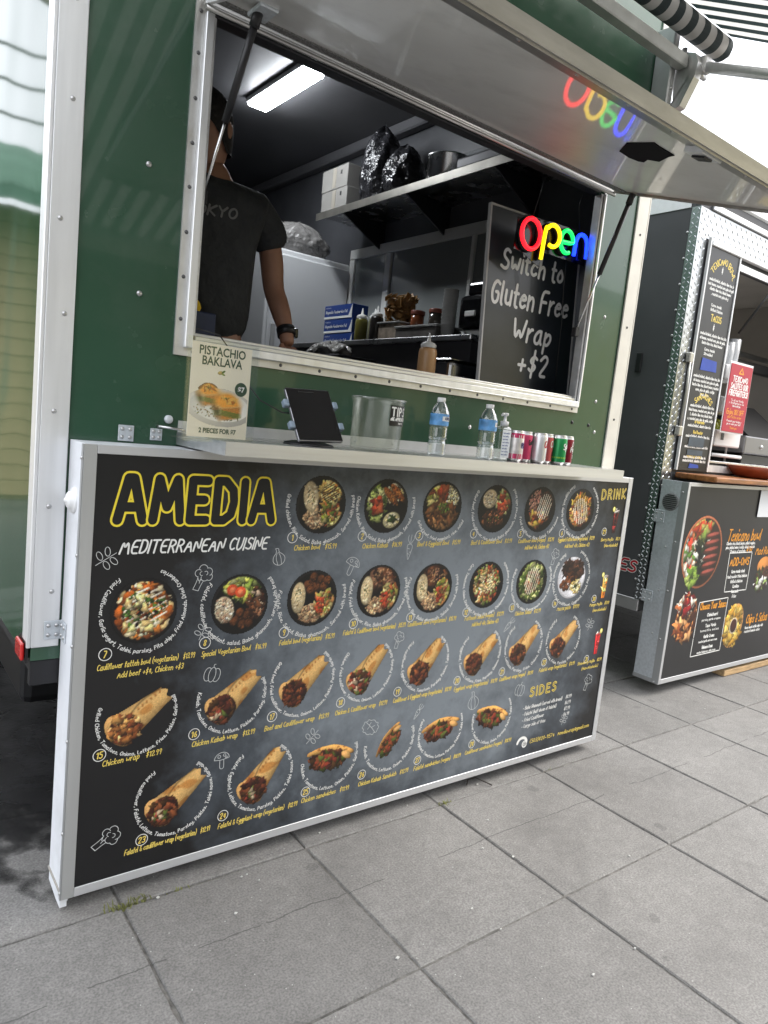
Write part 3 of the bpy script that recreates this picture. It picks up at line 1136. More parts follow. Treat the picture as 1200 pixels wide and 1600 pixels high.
# serving shelf
SZ = 1.329
c = MB()
c.box(.302, 2.062, -.198, YW-.0005, SZ-.004, SZ)
sh = c.build('serving_shelf', mat('shelf_steel', (.66, .66, .65), .3, .8, var=(9, .06), stretch=(.15, 1, 1), rvar=.08), gt)
c = MB()
c.box(.302, 2.062, -.2, -.1981, SZ-.037, SZ-.0002)
c.box(.300, .3018, -.2, YW-.001, SZ-.037, SZ-.0002)
c.box(2.0622, 2.064, -.2, YW-.001, SZ-.037, SZ-.0002)
c.build('shelf_lip', ALU_H, sh)
MB().box(.302, 2.062, YW-.004, YW-.0006, SZ+.0005, SZ+.035).build('shelf_upstand', mat('upstand_white', (.66, .67, .66), .4, .2, dirt=(9, .3, (.4, .4, .38))), sh)
for x in (.95, 1.12, 1.8):
    MB().screw((x, YW-.004, SZ+.018), .006).build('shelf_screw', SCREW, sh)
# odd fittings by the left end of the shelf
MB().lathe([(0, -.014), (.010, -.014), (.0125, -.011), (.0125, -.003), (.010, 0), (0, 0)], 16, (.27, YW-.0005, 1.365), True, 'y').build('rubber_stop', mat('white_nylon', (.7, .74, .78), .3), gt)
MB().tube([(.24, YW, 1.343), (.24, YW-.02, 1.343), (.305, YW-.05, 1.338)], .004, 8).build('hook', STEEL, gt)


def plate(x0, x1, z0, z1, y, parent, name='hinge_plate', ax='y'):
    c = MB()
    if ax == 'y':
        c.box(x0, x1, y-.004, y-.0005, z0, z1, .001)
    else:
        c.box(y-.004, y-.0005, x0, x1, z0, z1, .001)
    p = c.build(name, GALV, parent)
    q = [(x0+(x1-x0)*u, z0+(z1-z0)*v) for u in (.25, .75) for v in (.25, .75)]
    screws('plate_screw', [(a, y-.004, b) if ax == 'y' else (y-.004, a, b) for a, b in q], .006, SCREW, p, ax)
    return p


plate(.128, .172, 1.292, 1.338, YW, gt)
plate(-.046, -.003, .722, .776, YW-.009, gt)
plate(.30-.08, .30-.045, 1.300, 1.335, YW, gt, 'patch_plate')

# ------------------------------------------------------------------ awning over the trailer
aw = thing('awning', 'striped black and white folding-arm awning above the green trailer', 'awning', (1.3, 0, 3.1))


def stripe_mat(name, dark, light, period=.1, duty=.5, tr=0.0):
    m = bpy.data.materials.new(name)
    m.use_nodes = True
    t = m.node_tree
    N, L = t.nodes, t.links
    b = N['Principled BSDF']
    tc = N.new('ShaderNodeTexCoord')
    sp = N.new('ShaderNodeSeparateXYZ')
    L.new(tc.outputs['Object'], sp.inputs[0])
    d = N.new('ShaderNodeMath'); d.operation = 'DIVIDE'; d.inputs[1].default_value = period
    L.new(sp.outputs[0], d.inputs[0])
    fr = N.new('ShaderNodeMath'); fr.operation = 'FRACT'
    L.new(d.outputs[0], fr.inputs[0])
    lt = N.new('ShaderNodeMath'); lt.operation = 'LESS_THAN'; lt.inputs[1].default_value = duty
    L.new(fr.outputs[0], lt.inputs[0])
    mx = N.new('ShaderNodeMix'); mx.data_type = 'RGBA'
    L.new(lt.outputs[0], mx.inputs[0])
    mx.inputs[6].default_value = (*light, 1)
    mx.inputs[7].default_value = (*dark, 1)
    L.new(mx.outputs[2], b.inputs['Base Color'])
    b.inputs['Roughness'].default_value = .85
    if tr:
        tl = N.new('ShaderNodeBsdfTranslucent')
        L.new(mx.outputs[2], tl.inputs[0])
        ms = N.new('ShaderNodeMixShader')
        ms.inputs[0].default_value = tr
        L.new(b.outputs[0], ms.inputs[1])
        L.new(tl.outputs[0], ms.inputs[2])
        L.new(ms.outputs[0], N['Material Output'].inputs[0])
    return m


CLOTH = stripe_mat('striped_canvas', (.018, .03, .03), (.78, .77, .73), .1, .48, .4)
AP = R(24)
RY, RZ, RR = .0, 3.235, .05
vs, fs = [], []
NX, NS = 28, 14
for j in range(NS+1):
    s = 2.3*j/NS
    for i in range(NX+1):
        x = -.2+2.84*i/NX
        sag = -.035*math.sin(math.pi*j/NS)*(1-.2*math.cos(i*.7))
        vs.append((x, RY-.03-s*math.cos(AP), RZ+RR-.004-s*math.sin(AP)+sag))
for j in range(NS):
    for i in range(NX):
        a = j*(NX+1)+i
        fs.append((a, a+1, a+NX+2, a+NX+1))
cl = MB().add(vs, fs, True).build('canopy', CLOTH, aw)
MB().tube([(-.2, RY, RZ), (2.64, RY, RZ)], RR, 24).build('roller', stripe_mat('rolled_canvas', (.012, .022, .024), (.42, .41, .4), .1, .5), aw)
MB().tube([(2.64, RY, RZ), (2.68, RY, RZ)], .022, 14).build('roller_end', ALU, aw)
MB().box(-.1, 2.40, .005, .055, 3.075, 3.128, .004).build('torsion_bar', mat('bar_grey', (.5, .5, .48), .4, .6, var=(8, .15)), aw)
BRK = mat('cast_bracket', (.6, .6, .6), .4, .7, var=(12, .1))
bk = MB()
bk.box(2.36, 2.40, .058, YW-.001, 2.9, 3.26, .006)
bk.prism([(-.02, 3.13), (.06, 3.16), (.07, 3.04), (.058, 2.95), (.1, 2.885), (.1, 2.9), (.02, 2.925), (-.03, 3.03), (-.04, 3.09)],
         lambda y, z: (2.405, y, z), lambda y, z: (2.45, y, z))
bk.build('bracket', BRK, aw)
screws('bracket_bolt', [(2.38, .058, z) for z in (2.93, 3.0, 3.12)], .009, SCREW, aw)
MB().tube([(2.40, .03, 3.11), (2.40, .03, 3.16)], .012, 8).build('bracket_pin', SCREW, aw)
MB().tube([(2.44, -.02, 3.06), (2.50, -.02, 3.06)], .014, 8).build('bracket_pin', SCREW, aw)
MB().tube([(2.47, -.01, 3.10), (2.50, -.45, 2.93), (2.52, -.95, 2.73)], .022, 14).build('folding_arm', ALU, aw)
MB().box(2.44, 2.50, -.05, .02, 3.065, 3.13, .01, 2).build('arm_knuckle', BRK, aw)
MB().tube([(2.52, -.95, 2.73), (2.3, -2.06, 2.31)], .018, 12).build('folding_arm', ALU, aw)
MB().box(-.2, 2.64, RY-.03-2.3*math.cos(AP)-.06, RY-.03-2.3*math.cos(AP), RZ+.05-2.3*math.sin(AP)-.04, RZ+.05-2.3*math.sin(AP)+.03, .01).build('front_bar', ALU, aw)

# ------------------------------------------------------------------ big menu board hung under the serving window
PW, PH = 2.44, 1.2875
mp = thing('menu_board', 'large dark menu board of a mediterranean kitchen under the green trailer window', 'menu board', (1.22, 0, 0))


def slate_material():
    m = bpy.data.materials.new('printed_slate_background')
    m.use_nodes = True
    t = m.node_tree
    N, L = t.nodes, t.links
    b = N['Principled BSDF']
    tc = N.new('ShaderNodeTexCoord')
    sp = N.new('ShaderNodeSeparateXYZ')
    L.new(tc.outputs['Object'], sp.inputs[0])

    def noise(sc, det, ro):
        n = N.new('ShaderNodeTexNoise')
        n.inputs['Scale'].default_value = sc
        n.inputs['Detail'].default_value = det
        n.inputs['Roughness'].default_value = ro
        L.new(tc.outputs['Object'], n.inputs['Vector'])
        return n.outputs[0]

    def M(op, a, c=None, d=None):
        x = N.new('ShaderNodeMath')
        x.operation = op
        for k, v in enumerate((a, c, d)):
            if v is None:
                continue
            if hasattr(v, 'is_linked'):
                L.new(v, x.inputs[k])
            else:
                x.inputs[k].default_value = v
        return x.outputs[0]
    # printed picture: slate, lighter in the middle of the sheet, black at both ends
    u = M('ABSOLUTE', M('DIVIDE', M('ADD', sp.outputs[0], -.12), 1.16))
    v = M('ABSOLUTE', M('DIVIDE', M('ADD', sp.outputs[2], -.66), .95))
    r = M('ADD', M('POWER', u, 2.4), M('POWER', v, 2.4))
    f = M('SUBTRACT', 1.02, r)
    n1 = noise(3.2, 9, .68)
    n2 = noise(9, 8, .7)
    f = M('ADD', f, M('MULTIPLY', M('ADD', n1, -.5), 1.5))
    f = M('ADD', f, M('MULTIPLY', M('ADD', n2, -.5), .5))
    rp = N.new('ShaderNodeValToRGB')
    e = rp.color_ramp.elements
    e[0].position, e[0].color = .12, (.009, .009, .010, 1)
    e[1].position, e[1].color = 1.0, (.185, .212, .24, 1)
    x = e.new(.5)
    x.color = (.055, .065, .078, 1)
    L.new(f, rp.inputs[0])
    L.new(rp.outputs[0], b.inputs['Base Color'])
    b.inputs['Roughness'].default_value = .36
    return m


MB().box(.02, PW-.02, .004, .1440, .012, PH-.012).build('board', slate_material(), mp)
c = MB()
c.box(0, .034, 0, .0037, 0, PH, .0012)
tl_ = c.build('frame_trim', mat('trim_grey', (.52, .53, .53), .42, .6, var=(12, .1), stretch=(1, 1, .1)), mp)
TR2 = mat('trim_bright', (.66, .67, .69), .42, .55, var=(12, .08), stretch=(.1, 1, 1), dirt=(7, .3, (.4, .4, .39)))
MB().box(PW-.03, PW, 0, .0037, 0, PH, .0012).build('frame_trim', TR2, mp)
MB().box(.0345, PW-.0305, 0, .0037, 0, .028, .0012).build('frame_trim', TR2, mp)
MB().box(.0345, PW-.0305, 0, .0037, PH-.024, PH, .0012).build('frame_trim', TR2, mp)
WH2 = mat('white_board_edge', (.78, .8, .84), .45, 0, var=(4, .04), dirt=(6, .35, (.45, .45, .44)))
MB().box(0, .0195, .0042, .1445, -.008, PH, .001).build('left_edge', WH2, mp)
MB().box(PW-.0195, PW, .0042, .1445, 0, PH, .001).build('right_edge', WH2, mp)
MB().box(.02, PW-.02, .0042, .1445, PH-.0115, PH-.0005).build('top_edge', WH2, mp)
MB().box(-.0035, -.0002, .0, .012, 0, PH, .001).build('corner_angle', mat('angle_grey', (.42, .43, .44), .45, .6), mp)
MB().box(-.0042, -.0003, .013, .146, .018, .024).build('edge_strap', mat('strap', (.35, .33, .3), .6), mp)
ft = MB().prism([(.013, -.0082), (.146, -.0082), (.146, -.02), (.06, -.03), (.013, -.03)], lambda y, z: (.0005, y, z), lambda y, z: (.019, y, z)).build('foot', WH2, mp)
screws('edge_screw', [(-.0035, .006, z) for z in (.02, .2, .47, .74, .99, 1.25)], .006, SCREW, mp, 'x')
kb = MB().lathe([(0, -.026), (.006, -.025), (.008, -.021), (.018, -.019), (.024, -.014), (.026, -.008), (.033, -.007), (.036, -.003), (.036, 0)], 24, (0, .075, 1.128), True, 'x').build('vent_cap', WHITE, mp)
plate(.085, .140, .722, .778, 0, mp, 'hinge_plate', 'x')


def F(x, z, lay=0):
    return (x, .0034-lay*.00007, z)


rg = random.Random(11)
# shop name: outlined brush capitals
BRUSH = {'A': (6.4, [[(0, 0), (2.5, 8), (3.8, 8), (6.4, 0)], [(1.3, 2.5), (5.2, 2.5)]]), 'M': (7.4, [[(0, 0), (1.3, 8), (3.6, 2.6), (6.2, 8), (7.4, 0)]]),
         'E': (4.6, [[(4.6, 8), (.3, 8), (0, 0), (4.5, 0)], [(.2, 4.1), (3.8, 4.1)]]), 'D': (5.4, [[(0, 0), (.3, 8), (2.6, 8), (4.9, 6.2), (5.3, 3.8), (4.5, 1.2), (2.4, 0), (0, 0)]]),
         'I': (.2, [[(.1, 0), (.2, 8)]]), 'R': (4.8, [[(0, 0), (.2, 8), (3.2, 8), (4.6, 6.6), (3.6, 4.4), (.2, 3.8)], [(2, 4), (4.9, 0)]]), 'N': (5, [[(0, 0), (.3, 8), (4.5, 0), (4.9, 8)]]),
         'K': (4.6, [[(0, 0), (.2, 8)], [(4.6, 8), (.2, 3.6), (4.7, 0)]]), 'S': (4.4, [[(4.3, 7.2), (2.6, 8), (.6, 7.2), (.5, 5.2), (3.8, 3.4), (4.2, 1.2), (2.2, 0), (0, .8)]])}


def outlined(name, text, size, x, z, fit, w_in, w_out, ang=0.0, ink=INK_Y, gap=2.4, inner=INK_K):
    """brush capitals: dark body with a bright outline, letter over letter"""
    tot = sum(BRUSH[c_][0] for c_ in text)+gap*(len(text)-1)
    kx, ky = fit/tot, size/8
    ca, sa = math.cos(ang), math.sin(ang)
    u0, lay = 0.0, 0
    a, b = MB(), MB()
    for ch in text:
        w, sts = BRUSH[ch]
        for mb, wd in ((a, w_out), (b, w_in)):
            for st in sts:
                q = [(x+(u0+u)*kx*ca-v*ky*sa, z+(u0+u)*kx*sa+v*ky*ca) for u, v in st]
                for p0, p1 in zip(q, q[1:]):
                    ribbon(mb, [p0, p1], wd, F, lay, 7)
                    lay += .25
        u0 += w+gap
    o = a.build(name, ink, mp)
    b.build(name+'_inside', inner, o)
    return o


outlined('brand_lettering', 'AMEDIA', .116, .095, 1.086, .468, .0265, .0385, 0, INK_Y, 2.7, mat('letter_black', (.008, .008, .008), .5))
m = MB()
write(m, 'MEDITERRANEAN CUISINE', .036, .0052, F, .106, .992, .008, .448, .28, rg)
m.build('tagline', INK_W, mp)
outlined('drink_heading', 'DRINK', .042, 2.224, 1.183, .175, .003, .0092, .05, INK_CY, 3.6)
outlined('sides_heading', 'SIDES', .04, 1.912, .302, .17, .003, .0092, .03, INK_CY, 3.6)

CUST = 'Served with bread'
TXT = {
 1: 'Grilled chicken, Rice, Salad, Baba ghanoush, Served with bread', 2: 'Chicken Kabab, Rice, Salad, Baba ghanoush, Served with bread',
 3: 'Grilled beef, fried eggplant, rice, salad', 4: 'Grilled beef, Fried cauliflower, rice, salad, Baba ghanoush, served with bread',
 5: 'Fried cauliflower, Rice, Salad, Tahini sauce', 6: 'Fried eggplant, Garlic yogurt, Tahini, Parsley, Pita chips, Almonds, Dried cranberries',
 7: 'Fried Cauliflower, Garlic yogurt, Tahini, parsley, Pita chips, Fried Almonds, Dried Cranberries',
 8: 'Falafel, cauliflower, eggplant, salad, Baba ghanoush, served with bread', 9: 'Falafel, Rice, Salad, Baba ghanoush, Served with bread',
 10: 'Falafel, Fried cauliflower, Rice, Baba ghanoush, Served with bread', 11: 'Fried cauliflower, Rice, Baba ghanoush, Salad, Served with bread',
 12: 'Corn, Tomatoes, Onion, Dried Mint, Parsley, Pita chips, Chickpeas, Sumac & Pomegranate', 13: 'Grilled chicken, Lettuce, Pita chips, Pomegranate sauce, Onions, Garlic-aioli',
 14: 'Baba, Ghanoush, Falafel, Fried cauliflower, Eggplant, Salad, Pita, served with bread',
 15: 'Grilled Chicken, Tomatoes, Onions, Lettuce, Fries, Pickles, Garlic-aioli', 16: 'Kabab, Tomatoes, Onions, Lettuce, Pickles, Parsley, Garlic-aioli',
 17: 'Grilled beef, Fried cauliflower, Tomatoes, Onions, Lettuce, Pickles, Parsley, Garlic-aioli',
 18: 'Chicken, Fried cauliflower, Tomatoes, Onions, Lettuce, Pickles, Parsley, Garlic-aioli',
 19: 'Fried cauliflower, Eggplant, Lettuce, Tomatoes, Parsley, Pickles, Tahini sauce, Garlic',
 20: 'Fried eggplant, Tomatoes, Lettuce, Fries, Parsley, Onions, Pickles, Garlic-aioli', 21: 'Fried cauliflower, Lettuce, Parsley, Fries, Onions, Pickles, Tahini sauce',
 22: 'Falafel, Lettuce, Tomatoes, Fries, Parsley, Pickles, Tahini sauce, Garlic-aioli', 23: 'Fried cauliflower, Falafel, Lettuce, Tomatoes, Parsley, Pickles, Tahini sauce, Garlic-aioli',
 24: 'Falafel, Eggplant, Lettuce, Tomatoes, Parsley, Pickles, Tahini sauce, Garlic-aioli', 25: 'Chicken, Tomatoes, Lettuce, Onion, Pickles, Garlic-aioli',
 26: 'Kabab, Tomatoes, Lettuce, Onion, Pickles, Garlic-aioli', 27: 'Falafel, Fried eggplant, Tomatoes, Lettuce, Parsley, Pickles, Tahini sauce',
 28: 'Cauliflower, Tomatoes, Lettuce, Onion, Parsley, Pickles, Tahini sauce'}
CAP = {1: ('Chicken bowl', '$15.99'), 2: ('Chicken Kabab', '$16.99'), 3: ('Beef & Eggplant Bowl', '$15.99'), 4: ('Beef & Cauliflower Bowl', '$17.99'),
 5: ('Cauliflower bowl (vegan)', '$15.99', 'Add beef +$4, Chicken +$3'), 6: ('Eggplant Fatteh bowl (vegetarian)', '$13.99', 'Add beef +$4, Chicken +$3'),
 7: ('Cauliflower fatteh bowl (vegetarian)', '$13.99', 'Add beef +$4, Chicken +$3'), 8: ('Special Vegetarian Bowl', '$16.99'), 9: ('Falafel bowl (vegetarian)', '$15.99'),
 10: ('Falafel & Cauliflower bowl (vegetarian)', '$15.99'), 11: ('Cauliflower bowl (vegetarian)', '$15.99'), 12: ('Fattoush salad (vegan)', '$12.99', 'Add beef +$4, Chicken +$3'),
 13: ('Chicken Salad', '$12.99'), 14: ('Mazza plate', '$19.99'), 15: ('Chicken wrap', '$12.99'), 16: ('Chicken Kabab wrap', '$13.99'), 17: ('Beef and Cauliflower wrap', '$13.99'),
 18: ('Chicken & Cauliflower wrap', '$12.99'), 19: ('Cauliflower & Eggplant wrap (vegetarian)', '$12.99'), 20: ('Eggplant wrap (vegetarian)', '$11.99'),
 21: ('Cauliflower wrap (vegan)', '$11.99'), 22: ('Falafel wrap (vegetarian)', '$11.99'), 23: ('Falafel & cauliflower wrap (vegetarian)', '$12.99'),
 24: ('Falafel & Eggplant wrap (vegetarian)', '$12.99'), 25: ('Chicken sandwiches', '$11.99'), 26: ('Chicken Kabab Sandwich', '$12.99'), 27: ('Falafel sandwiches (vegan)', '$10.99'),
 28: ('Cauliflower sandwiches (vegan)', '$10.99'), 29: ('Berry Mojito', '$5.99', '(Non-Alcoholic)'), 30: ('Mango Mojito', '$5.99', '(Non-Alcoholic)'), 31: ('Strawberry Mojito', '$5.99', '(Non-Alcoholic)')}
# picture centre, radius of the ring of words, start and end angle of the words (degrees)
POS = {1: (.742, 1.137, .124, 165, 375), 2: (1.009, 1.136, .122, 165, 375), 3: (1.271, 1.136, .12, 205, 335), 4: (1.55, 1.132, .122, 145, 400), 5: (1.817, 1.132, .12, 195, 345),
 6: (2.084, 1.132, .12, 120, 415), 7: (.185, .826, .118, 128, 430), 8: (.481, .823, .122, 145, 400), 9: (.741, .825, .126, 165, 378), 10: (1.015, .832, .122, 158, 380), 11: (1.269, .828, .122, 158, 382),
 12: (1.553, .825, .122, 135, 405), 13: (1.824, .823, .12, 150, 390), 14: (2.087, .828, .122, 120, 430),
 15: (.185, .512, .112, 158, 385), 16: (.48, .525, .112, 165, 385), 17: (.735, .54, .118, 140, 410), 18: (.998, .545, .112, 140, 410), 19: (1.275, .54, .112, 130, 415), 20: (1.568, .535, .112, 135, 412),
 21: (1.826, .547, .112, 130, 420), 22: (2.088, .547, .112, 125, 420), 23: (.314, .231, .116, 125, 415), 24: (.607, .232, .112, 130, 415), 25: (.876, .24, .112, 180, 378), 26: (1.14, .25, .112, 180, 380),
 27: (1.396, .248, .112, 150, 385), 28: (1.684, .25, .112, 165, 395), 29: (2.35, 1.091, 0, 0, 0), 30: (2.338, .783, 0, 0, 0), 31: (2.344, .51, 0, 0, 0)}
NUM = {1: (.645, 1.03), 2: (.918, 1.031), 3: (1.173, 1.03), 4: (1.447, 1.034), 5: (1.714, 1.031), 6: (1.978, 1.031), 7: (.084, .709), 8: (.375, .711), 9: (.644, .717), 10: (.918, .722),
 11: (1.173, .723), 12: (1.457, .72), 13: (1.721, .718), 14: (1.995, .717), 15: (.084, .414), 16: (.362, .424), 17: (.628, .434), 18: (.897, .439), 19: (1.151, .44), 20: (1.453, .44), 21: (1.709, .443),
 22: (1.976, .451), 23: (.221, .119), 24: (.48, .127), 25: (.786, .133), 26: (1.024, .142), 27: (1.29, .141), 28: (1.582, .149), 29: (2.278, 1.034), 30: (2.273, .719), 31: (2.28, .429)}
CP = {1: (.654, .988, .16), 2: (.923, .988, .17), 3: (1.169, .99, .21), 4: (1.44, .99, .226), 5: (1.708, .992, .22), 6: (1.959, .993, .25), 7: (.064, .664, .28), 8: (.366, .668, .216), 9: (.631, .675, .211),
 10: (.879, .684, .274), 11: (1.165, .688, .24), 12: (1.455, .686, .217), 13: (1.744, .682, .159), 14: (2.016, .682, .151), 15: (.093, .378, .168), 16: (.357, .383, .21), 17: (.604, .388, .246), 18: (.878, .394, .227),
 19: (1.135, .398, .289), 20: (1.442, .397, .242), 21: (1.7, .402, .207), 22: (1.949, .408, .244), 23: (.172, .083, .265), 24: (.466, .085, .289), 25: (.772, .094, .197), 26: (1.012, .098, .234), 27: (1.276, .1, .247),
 28: (1.548, .108, .274), 29: (2.263, .99, .147), 30: (2.247, .684, .145), 31: (2.218, .405, .179)}

for n in range(1, 32):
    cx, cz, rad, a0, a1 = POS[n]
    if n <= 14:
        p = picture_bowl(n)
        pic = p.mesh('food_picture', F, mp, .098, cx, cz, 0)
        if n == 7:
            pass
    elif n <= 24:
        pic = picture_wrap(n).mesh('food_picture', F, mp, .113, cx, cz, 0)
    elif n <= 28:
        pic = picture_pita(n).mesh('food_picture', F, mp, .104, cx, cz, 0)
    else:
        pic = picture_drink(n).mesh('drink_picture', F, mp, .066, cx, cz, 0)
    if n in TXT:
        m = MB()
        ln = (a1-a0)*math.pi/180*rad
        sz = min(.0125, ln/len(TXT[n])*1.75)
        write_arc(m, TXT[n], sz, .0019, F, cx, cz, rad, R(a0), R(a1), .1, rg)
        m.build('ingredient_lettering', INK_W, pic)
    m = MB()
    nx, nz = NUM[n]
    rr = .0175
    ring = [(nx+rr*math.cos(t*math.pi/10), nz+rr*math.sin(t*math.pi/10)) for t in range(21)]
    ribbon(m, ring, .0022, F, 2)
    m.build('number_ring', INK_W, pic)
    m = MB()
    s = str(n)
    _, tw = lettering(s, .019, .14)
    write(m, s, .019, .0032, F, nx-tw/2-.001, nz-.0095, 0, None, .14)
    x, z, fit = CP[n]
    name = CAP[n]
    full = name[0]+'   '+name[1]
    write(m, full, .0165 if n < 29 else .014, .0022, F, x, z, .022, fit, .22, rg)
    if len(name) > 2:
        write(m, name[2], .0165 if n < 29 else .014, .0022, F, x+fit*.2, z-.028, .022, fit*.68, .22, rg)
    m.build('caption_lettering', INK_CY, pic)

m = MB()
for k, (a, b) in enumerate((('Baba Ghanoush (served with bread)', '$8.99'), ('Falafel (half dozen of falafel)', '$6.99'), ('Fried Cauliflower', '$7.99'), ('Large side of fries', '$6.99'))):
    write(m, '- '+a, .0155, .0024, F, 1.876+.002*k, .246-.0285*k, .02, None if k > 1 else (.262, .225)[k], .2, rg, wx=.72)
    write(m, b, .0155, .0024, F, 2.165, .254-.0285*k, .02, None, .2, rg)
m.build('sides_lettering', INK_W, mp)
m = MB()
write(m, '(503)820-9574', .017, .0024, F, 1.952, .079, .0, .165, .1, rg)
write(m, 'Amediawrap@gmail.com', .017, .0024, F, 2.143, .079, .0, .23, .1, rg)
m.build('contact_lettering', INK_CY, mp)
m = MB()      # telephone mark
ribbon(m, [(1.898+.03*math.cos(a), .088+.026*math.sin(a)) for a in [math.pi*(.95-.9*k/10) for k in range(11)]], .013, F, 1)
ribbon(m, [(1.916+.014*math.cos(a), .082+.014*math.sin(a)) for a in [2*math.pi*k/16 for k in range(17)]], .006, F, 2)
ribbon(m, [(1.916+.006*math.cos(a), .082+.006*math.sin(a)) for a in [2*math.pi*k/10 for k in range(11)]], .004, F, 3)
m.build('telephone_mark', INK_W, mp)


# chalk doodles between the dishes
def arcp(cx, cy, rx, ry, a0, a1, n=10, rot=0.0):
    out = []
    for k in range(n+1):
        a = R(a0+(a1-a0)*k/n)
        u, v = rx*math.cos(a), ry*math.sin(a)
        out.append((cx+u*math.cos(rot)-v*math.sin(rot), cy+u*math.sin(rot)+v*math.cos(rot)))
    return out


def doodle(kind):
    if kind == 'broccoli':
        s = [arcp(-.3, .25, .22, .22, 60, 260), arcp(-.05, .55, .26, .24, 20, 190), arcp(.3, .4, .24, .24, -60, 120), arcp(.4, .1, .2, .22, -120, 60), arcp(.12, .0, .22, .18, 160, 330),
             arcp(-.1, .25, .12, .12, 100, 300), arcp(.15, .3, .12, .12, -60, 140)]
        s += [[(-.3, .05), (-.3, -.2), (-.45, -.75)], [(.1, -.17), (.0, -.4), (-.1, -.8)], [(-.45, -.75), (-.1, -.8)], [(-.12, -.1), (-.14, -.35)], [(-.3, .0), (-.2, -.25), (-.05, -.1)]]
    elif kind == 'garlic':
        s = [[(-.1, .9), (-.05, .55), (-.5, .2), (-.6, -.25), (-.3, -.6), (.1, -.7), (.5, -.5), (.65, -.1), (.45, .25), (.15, .5), (.2, .85), (-.1, .9)], [(-.02, .5), (-.25, .1), (-.2, -.6)], [(.1, .5), (.25, .0), (.15, -.65)]]
    elif kind == 'mushroom':
        s = [arcp(0, .2, .7, .6, 0, 180), [(-.7, .2), (0, .08), (.7, .2)], [(-.18, .12), (-.2, -.6), (-.05, -.75), (.15, -.7), (.2, -.55), (.18, .12)], arcp(-.25, .45, .14, .14, 0, 360), arcp(.25, .5, .12, .12, 0, 360), arcp(.42, .28, .09, .09, 0, 360)]
    elif kind == 'carrot':
        s = [[(-.22, .2), (-.25, .0), (-.1, -.6), (.02, -.95), (.12, -.6), (.25, .0), (.2, .2), (0, .28), (-.22, .2)], [(-.05, .3), (-.3, .6), (-.25, .9)], [(0, .3), (0, .95)], [(.05, .3), (.3, .65), (.25, .9)], [(-.2, -.05), (0, -.1)], [(.18, -.3), (.02, -.33)], [(-.1, -.45), (.02, -.48)]]
    elif kind == 'pumpkin':
        s = [arcp(0, 0, .3, .62, 0, 360, 16), arcp(-.38, 0, .32, .56, 60, 300, 12), arcp(.38, 0, .32, .56, -120, 120, 12), [(0, .6), (-.05, .85), (.1, .88)]]
    elif kind == 'leaf':
        s = [[(-.8, -.25), (.9, .2)]]
        for x, y, a in ((-.35, .35, 100), (.3, .5, 80), (-.05, -.5, -75), (.55, -.35, -60)):
            s.append(arcp(x, y, .36, .2, 0, 360, 12, R(a)))
    elif kind == 'lettuce':
        pts = []
        for k in range(25):
            a = 2*math.pi*k/24
            r = .8+.12*math.sin(k*2.6)
            pts.append((r*math.cos(a), .75*r*math.sin(a)))
        s = [pts, [(-.55, .3), (.1, 0), (.6, -.35)], [(-.2, .14), (-.1, .4)], [(.1, 0), (.35, .2)], [(-.1, .1), (-.25, -.2)]]
    return s


DOO = [('leaf', .07, .979, .036, .3), ('garlic', .601, .965, .036, .3), ('broccoli', .352, .913, .05, -.15), ('mushroom', .886, .925, .042, -.4), ('carrot', 1.134, .986, .05, -.1), ('broccoli', 1.952, .928, .045, 0),
       ('leaf', .364, .746, .03, .9), ('pumpkin', .406, .607, .038, -.2), ('broccoli', 1.13, .642, .04, 0), ('leaf', .791, .332, .034, .5), ('lettuce', 1.042, .321, .046, -.3), ('carrot', 1.265, .341, .036, -.6),
       ('mushroom', .461, .316, .036, .05), ('broccoli', .119, .151, .052, -.75), ('garlic', 1.559, .335, .05, .2), ('pumpkin', 1.838, .342, .042, -.25), ('broccoli', 2.316, .311, .05, -.1), ('leaf', 2.17, .15, .03, .9),
       ('leaf', 2.267, .597, .034, 1.0), ('carrot', 1.715, .644, .042, -.8)]
for kind, x, z, sc_, ro in DOO:
    m = MB()
    for i, st in enumerate(doodle(kind)):
        st = chaikin(st, 1)
        q = [(x+sc_*(u*math.cos(ro)-v*math.sin(ro)), z+sc_*(u*math.sin(ro)+v*math.cos(ro))) for u, v in st]
        ribbon(m, q, .0017, F, i % 6)
    m.build('chalk_doodle', mat('chalk_line', (.6, .62, .62), .6), mp)

# ------------------------------------------------------------------ things on the serving shelf
def FL(x, z, lay=0):
    return (x, -.0006-lay*.00005, z)


# acrylic stand with a baklava poster
bs = thing('poster_stand', 'clear acrylic stand with pistachio baklava poster at left end of shelf', 'sign', (.205, -.165, SZ), R(4))
pw, ph = .173, .248
MB().box(-.012, pw+.022, -.0045, -.0035, -.006, ph+.012, 0).build('front_sheet', CLEAR, bs, True)
MB().box(-.012, pw+.022, .0035, .0045, -.006, ph+.012, 0).build('back_sheet', CLEAR, bs, True)
MB().box(-.012, pw+.022, -.0034, .07, -.0009, -.0002).build('stand_foot', CLEAR, bs, True)
pst = MB().box(0, pw, -.0005, .001, .006, ph).build('poster', mat('poster_cream', (.9, .82, .66), .5, var=(3, .06)), bs, True)
p = Paint(1.0, .9, 5, 120)
X, Y = p.X, p.Y
p.ell(0, -.16, .62, .26, -.06, (.55, .44, .3), 0, -.1, 2, .6)
p.ell(.02, -.1, .6, .3, -.06, (.86, .83, .78), .15, .05, 16)
p.ell(.02, -.08, .52, .24, -.06, (.93, .91, .87), -.1, .02, 16)
p.many(-.2, -.15, .25, .1, 60, .008, [(.5, .5, .2), (.6, .45, .2)])
p.many(.15, -.24, .25, .05, 50, .008, [(.5, .5, .2), (.55, .4, .18)])


